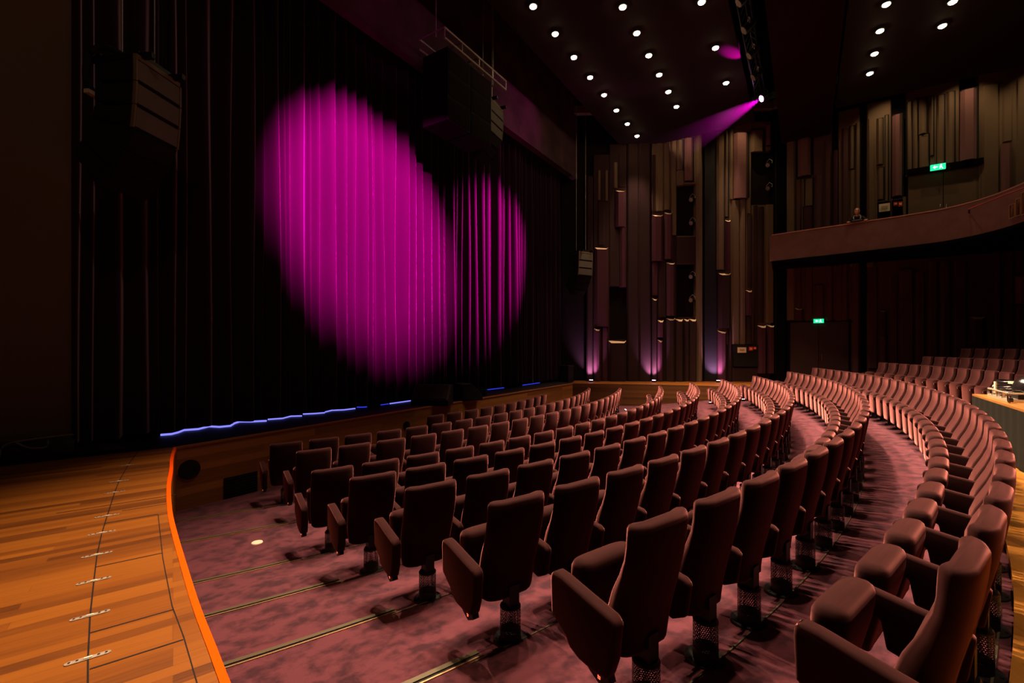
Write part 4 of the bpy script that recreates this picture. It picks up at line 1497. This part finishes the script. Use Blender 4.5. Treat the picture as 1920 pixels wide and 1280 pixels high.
obj('sticker', B((-0.10, -0.165, 0.22), (0.09, 0.02, 0.035), 0.5), PAPER, t)['label'] = 'cream sticker'
pc4 = M_ @ Vector((1.42, sg * 0.05, ZT))
t = thing('headset', 'small black headset ring on the front edge of the table', 'headset', pc4, rz)
bm = bmesh.new()
tube(bm, [(0.06 * math.cos(a), 0.02, 0.06 + 0.055 * math.sin(a)) for a in [k * PI / 9 for k in range(18)]], 0.008, 6)
obj('band', bm, GLOSS, t)
bm = bmesh.new()
cyl(bm, (0.06, 0.0, 0.05), (0.06, 0.04, 0.05), 0.03, seg=12)
obj('ear_cup', bm, GLOSS, t)

# ------------------------------------------------------------------ balcony
ZR = 2.45 + 4.19
BPX = [(1447, 440.5), (1500, 432.5), (1550, 425.5), (1600, 418), (1650, 410.5), (1700, 403), (1760, 393), (1800, 384), (1840, 373), (1880, 359), (1920, 342), (1950, 326)]
BP = [on_z(u, v, ZR) for u, v in BPX]
BP2 = smooth_curve([(p.x, p.y) for p in BP] + [(14.6, -5.75), (12.3, -6.35), (9.75, -6.55)], 4)
bm = bmesh.new()
rings = []
for p in BP2:
    rings.append([Vector((p.x, p.y, ZR - 1.0)), Vector((p.x + 0.10, p.y - 0.03, ZR - 1.0)), Vector((p.x + 0.10, p.y - 0.03, ZR - 0.02)), Vector((p.x, p.y, ZR - 0.02))])
loft(bm, rings)
bal = tag(obj('balcony_parapet', bm, BALC), 'plain reddish curved balcony front with a pale capping rail', 'balcony')
bal['kind'] = 'structure'
bm = bmesh.new()
rings = []
for p in BP2:
    rings.append([Vector((p.x - 0.02, p.y, ZR - 0.02)), Vector((p.x + 0.13, p.y - 0.03, ZR - 0.02)), Vector((p.x + 0.13, p.y - 0.03, ZR + 0.012)), Vector((p.x - 0.02, p.y, ZR + 0.012))])
loft(bm, rings)
obj('capping', bm, RAILW, bal)
bm = bmesh.new()
rings = []
for p in BP2:
    rings.append([Vector((p.x - 0.05, p.y, ZR - 1.10)), Vector((p.x + 0.10, p.y - 0.03, ZR - 1.10)), Vector((p.x + 0.10, p.y - 0.03, ZR - 1.0)), Vector((p.x - 0.05, p.y, ZR - 1.0))])
loft(bm, rings)
obj('lower_band', bm, MATT, bal)
bm = bmesh.new()
prism(bm, [(p.x + 0.03, p.y - 0.01) for p in BP2] + [(9.75, -10.1), (22.0, -10.1), (22.0, 1.15)], ZR - 1.05, ZR - 0.90)
struct('floor_balcony', bm, MATT)
bm = bmesh.new()
p = BP2[0]
box(bm, ((p.x + 21.9) / 2, p.y + 0.02, ZR - 0.51), (21.9 - p.x, 0.10, 0.98))
struct('wall_balcony_end', bm, BALC)
# stepped gold framed panels and slanting handrail at the right end of the balcony
GOLD = mat('gold_frame', (0.36, 0.19, 0.08), 0.5, metal=0.3)
t = thing('stair_balustrade', 'stepped gold framed balustrade at the right end of the balcony', 'balustrade', (BP[-3].x, BP[-3].y, ZR - 1.0))
org = Vector(t.location)
for k, (u0, u1, v0, v1) in enumerate(((1893, 1904, 385, 410), (1905, 1915, 374, 406), (1916, 1930, 362, 404))):
    # on the balcony front surface, standing a few centimetres proud of it
    def on_front(u):
        best = None
        dx, dy = ray(u)
        for a, b in zip(BP2, BP2[1:]):
            det = dx * (b.y - a.y) - dy * (b.x - a.x)
            if abs(det) < 1e-9:
                continue
            tt = (a.x * (b.y - a.y) - a.y * (b.x - a.x)) / det
            ss = (a.x * dy - a.y * dx) / det
            if -0.05 <= ss <= 1.05 and tt > 0:
                best = tt
        return best or 11.5
    ta, tb = on_front(u0) - 0.08, on_front(u1) - 0.08
    A = Vector((ray(u0)[0] * ta, ray(u0)[1] * ta, 0))
    Bv = Vector((ray(u1)[0] * tb, ray(u1)[1] * tb, 0))
    z1 = HC + ta * (HY - v0) / FPX
    z0 = HC + ta * (HY - v1) / FPX
    d_ = Bv - A
    an = math.atan2(d_.y, d_.x)
    cen = (A + Bv) / 2
    fr = bmesh.new()
    for f in (0.04, 0.96):
        q = A + d_ * f
        box(fr, (q.x - org.x, q.y - org.y, (z0 + z1) / 2 - org.z), (0.03, 0.03, z1 - z0), an)
    for zz in (z0, z1):
        box(fr, (cen.x - org.x, cen.y - org.y, zz - org.z), (d_.length, 0.03, 0.03), an)
    obj('frame', fr, GOLD, t)
t = thing('handrail', 'slanting red handrail running up past the balcony front at the right edge', 'handrail', (0, 0, 0))
pts = []
for u, v in ((1817, 392), (1850, 379), (1885, 365), (1925, 350)):
    tt = on_front(u) - 0.35
    pts.append(Vector((ray(u)[0] * tt, ray(u)[1] * tt, HC + tt * (HY - v) / FPX)))
t.location = pts[0]
bm = bmesh.new()
tube(bm, [p - pts[0] for p in pts], 0.022, 8)
obj('rail', bm, PINKRAIL, t)
bm = bmesh.new()
tt = on_front(1817) - 0.02
e_ = Vector((ray(1817)[0] * tt, ray(1817)[1] * tt, pts[0].z - 0.01))
tube(bm, [Vector((0, 0, 0)), e_ - pts[0]], 0.018, 8)
obj('bracket', bm, BLACKM, t)

# ------------------------------------------------------------------ person leaning on the balcony rail
pp = on_z(1607, 417.0, ZR)
pdir = Vector((-pp.x, -pp.y, 0)).normalized()       # faces the viewer and stage
T = Matrix.Translation((pp.x - pdir.x * 0.30, pp.y - pdir.y * 0.30, ZR - 1.03)) @ Matrix.Rotation(math.atan2(pdir.y, pdir.x) + PI / 2, 4, 'Z')
# local: -Y forward (towards the viewer), X to the person's left, z = 0 at the feet, rail at z = 0.90


def skin_mesh(verts, edges, radii, sub=2):
    me = bpy.data.meshes.new('tmp')
    me.from_pydata([Vector(v) for v in verts], edges, [])
    o = bpy.data.objects.new('tmp', me)
    COL.objects.link(o)
    md = o.modifiers.new('skin', 'SKIN')
    for i, r in enumerate(radii):
        rr = r if isinstance(r, tuple) else (r, r)
        me.skin_vertices[0].data[i].radius = rr
    me.skin_vertices[0].data[0].use_root = True
    sb = o.modifiers.new('sub', 'SUBSURF')
    sb.levels = sub
    sb.render_levels = sub
    dg = bpy.context.evaluated_depsgraph_get()
    dg.update()
    res = bpy.data.meshes.new_from_object(o.evaluated_get(dg))
    bpy.data.objects.remove(o)
    return res


V = [(0, 0.24, 0.90), (0, 0.20, 1.02), (0, 0.12, 1.14), (0, 0.03, 1.26), (0, -0.01, 1.32), (0, -0.04, 1.38)]
E = [(0, 1), (1, 2), (2, 3), (3, 4), (4, 5)]
Rr = [(0.11, 0.07), (0.10, 0.065), (0.10, 0.065), (0.060, 0.050), (0.048, 0.048), (0.050, 0.050)]
JV = [(0, 0.24, 0.90), (0, 0.20, 1.02), (0, 0.12, 1.14), (0, 0.03, 1.26), (0, -0.012, 1.335)]
JE = [(0, 1), (1, 2), (2, 3), (3, 4)]
JR = [(0.160, 0.110), (0.146, 0.106), (0.157, 0.112), (0.122, 0.094), (0.072, 0.070)]
for sx in (-1, 1):
    b0 = len(V)
    V += [(sx * 0.145, 0.02, 1.245), (sx * 0.255, -0.06, 1.11), (sx * 0.25, -0.25, 1.085), (sx * 0.24, -0.32, 1.078)]
    E += [(3, b0), (b0, b0 + 1), (b0 + 1, b0 + 2), (b0 + 2, b0 + 3)]
    Rr += [0.034, 0.030, 0.028, 0.029]
    c0 = len(V)
    V += [(sx * 0.09, 0.26, 0.84), (sx * 0.10, 0.22, 0.46), (sx * 0.10, 0.28, 0.07), (sx * 0.10, 0.14, 0.045)]
    E += [(0, c0), (c0, c0 + 1), (c0 + 1, c0 + 2), (c0 + 2, c0 + 3)]
    Rr += [0.082, 0.056, 0.040, 0.034]
    # palm and five fingers curled over the rail
    h0 = b0 + 3
    for k, (fx, ln_, dr) in enumerate(((-0.030, 0.070, 0), (-0.010, 0.080, 0), (0.010, 0.076, 0), (0.030, 0.060, 0))):
        f0 = len(V)
        V += [(sx * 0.24 + fx, -0.375, 1.076), (sx * 0.24 + fx * 1.15, -0.375 - ln_ * 0.5, 1.066), (sx * 0.24 + fx * 1.1, -0.375 - ln_ * 0.75, 1.042)]
        E += [(h0, f0), (f0, f0 + 1), (f0 + 1, f0 + 2)]
        Rr += [0.011, 0.009, 0.008]
    f0 = len(V)
    V += [(sx * 0.24 - sx * 0.045, -0.34, 1.072), (sx * 0.24 - sx * 0.062, -0.375, 1.060)]
    E += [(h0, f0), (f0, f0 + 1)]
    Rr += [0.012, 0.009]
    j0 = len(JV)
    JV += [(sx * 0.145, 0.02, 1.245), (sx * 0.255, -0.06, 1.11), (sx * 0.25, -0.24, 1.090), (sx * 0.243, -0.285, 1.084)]
    JE += [(3, j0), (j0, j0 + 1), (j0 + 1, j0 + 2), (j0 + 2, j0 + 3)]
    JR += [0.068, 0.056, 0.044, 0.040]
body_me = skin_mesh(V, E, Rr)
bm = bmesh.new()
bm.from_mesh(body_me)
# head with face: an egg pushed into brow, nose, mouth, chin and ears
hd = bmesh.ops.create_uvsphere(bm, u_segments=28, v_segments=20, radius=1.0)
for v in hd['verts']:
    x, y, z = v.co
    r_ = math.hypot(x, y)
    if r_ > 1e-5:
        k_ = (1 - abs(z) ** 2.7) ** 0.5 / max(r_, 0.12) if abs(z) < 0.985 else 1.0
        x, y = x * min(k_, 1.9), y * min(k_, 1.9)
    px, py, pz = x * 0.073, y * 0.092, z * 0.116
    if z < 0:
        px *= 1 - 0.30 * (-z) ** 1.6
        py = py * (1 - 0.22 * (-z)) - 0.014 * (-z)
    if y < -0.2:
        py -= 0.024 * math.exp(-((x / 0.17) ** 2) - (((z + 0.14) / 0.17) ** 2))
        py -= 0.010 * math.exp(-((x / 0.14) ** 2) - (((z - 0.05) / 0.18) ** 2))
        for ex_ in (-0.42, 0.42):
            py += 0.011 * math.exp(-(((x - ex_) / 0.20) ** 2) - (((z - 0.06) / 0.12) ** 2))
        py -= 0.006 * math.exp(-((x / 0.35) ** 2) - (((z + 0.47) / 0.07) ** 2))
        py -= 0.006 * math.exp(-((x / 0.7) ** 2) - (((z - 0.26) / 0.09) ** 2))
        py -= 0.008 * math.exp(-((x / 0.3) ** 2) - (((z + 0.84) / 0.14) ** 2))
    for ex_ in (-1, 1):
        px += ex_ * 0.013 * math.exp(-(((x - ex_) / 0.16) ** 2) - (((z + 0.05) / 0.20) ** 2) - (((y - 0.12) / 0.16) ** 2))
    v.co = Vector((px, py - 0.075, pz + 1.465))
SKIN = mat('skin', (0.80, 0.40, 0.23), 0.55, spec=0.3)
person = obj('person', bm, SKIN, None, smooth=True)
person.matrix_world = T
tag(person, 'person in a dark jacket leaning forward with both hands on the balcony rail', 'person')
bpy.data.meshes.remove(body_me)
jm = skin_mesh(JV, JE, JR)
bm = bmesh.new()
bm.from_mesh(jm)
obj('jacket', bm, mat('dark_jacket', (0.012, 0.012, 0.016), 0.8), person, smooth=True)
bpy.data.meshes.remove(jm)
pm = skin_mesh([(0, 0.24, 0.91), (0.09, 0.26, 0.84), (0.10, 0.22, 0.46), (0.10, 0.28, 0.10), (-0.09, 0.26, 0.84), (-0.10, 0.22, 0.46), (-0.10, 0.28, 0.10)],
               [(0, 1), (1, 2), (2, 3), (0, 4), (4, 5), (5, 6)], [(0.155, 0.108), 0.090, 0.064, 0.052, 0.090, 0.064, 0.052])
bm = bmesh.new()
bm.from_mesh(pm)
obj('trousers', bm, mat('grey_trousers', (0.03, 0.028, 0.032), 0.8), person, smooth=True)
bpy.data.meshes.remove(pm)
for sx in (-1, 1):
    bm = bmesh.new()
    tube(bm, smooth_curve([(sx * 0.055, -0.055, 1.335), (sx * 0.09, -0.050, 1.31), (sx * 0.10, -0.075, 1.25), (sx * 0.085, -0.085, 1.20)], 4), 0.016, 6)
    obj('stripe', bm, mat('pale_stripe', (0.5, 0.45, 0.4), 0.7) if 'pale_stripe' not in bpy.data.materials else bpy.data.materials['pale_stripe'], person)['label'] = 'pale collar stripe'
bm = bmesh.new()
hr = bmesh.ops.create_uvsphere(bm, u_segments=24, v_segments=14, radius=1.0)
kill = []
for v in hr['verts']:
    x, y, z = v.co
    if (y < 0.10 and z < 0.50 + 0.25 * (abs(x) < 0.5)) or z < -0.40:
        kill.append(v)
    v.co = Vector((x * 0.083, y * 0.103 - 0.072, z * 0.126 + 1.466))
bmesh.ops.delete(bm, geom=kill, context='VERTS')
obj('hair', bm, mat('dark_hair', (0.05, 0.028, 0.018), 0.7), person, smooth=True)
bm = bmesh.new()
tube(bm, [(-0.022, -0.150, 1.4085), (-0.010, -0.157, 1.410), (0.0, -0.1585, 1.409), (0.010, -0.157, 1.410), (0.022, -0.150, 1.4085)], 0.0042, 6)
obj('mouth', bm, mat('lips', (0.42, 0.12, 0.09), 0.5), person, smooth=True)
for sx in (-1, 1):
    bm = bmesh.new()
    tube(bm, [(sx * 0.014, -0.160, 1.490), (sx * 0.030, -0.158, 1.495), (sx * 0.046, -0.146, 1.489)], 0.0045, 6)
    obj('eyebrow', bm, bpy.data.materials['dark_hair'], person, smooth=True)
for sx in (-1, 1):
    bm = bmesh.new()
    bmesh.ops.create_uvsphere(bm, u_segments=12, v_segments=8, radius=0.012, matrix=Matrix.Translation((sx * 0.030, -0.148, 1.473)))
    obj('eye', bm, GLOSS, person, smooth=True)
bm = bmesh.new()
profile_slab(bm, [(-0.400, 1.046), (-0.26, 1.046), (-0.26, 1.115), (-0.31, 1.14), (-0.38, 1.10)], -0.15, 0.15)
o = obj('folded_coat', bm, mat('grey_coat', (0.05, 0.045, 0.05), 0.8), None, smooth=True, bevel=0.03)
o.matrix_world = T
tag(o, 'dark grey folded coat on the balcony rail between the person\'s hands', 'coat')
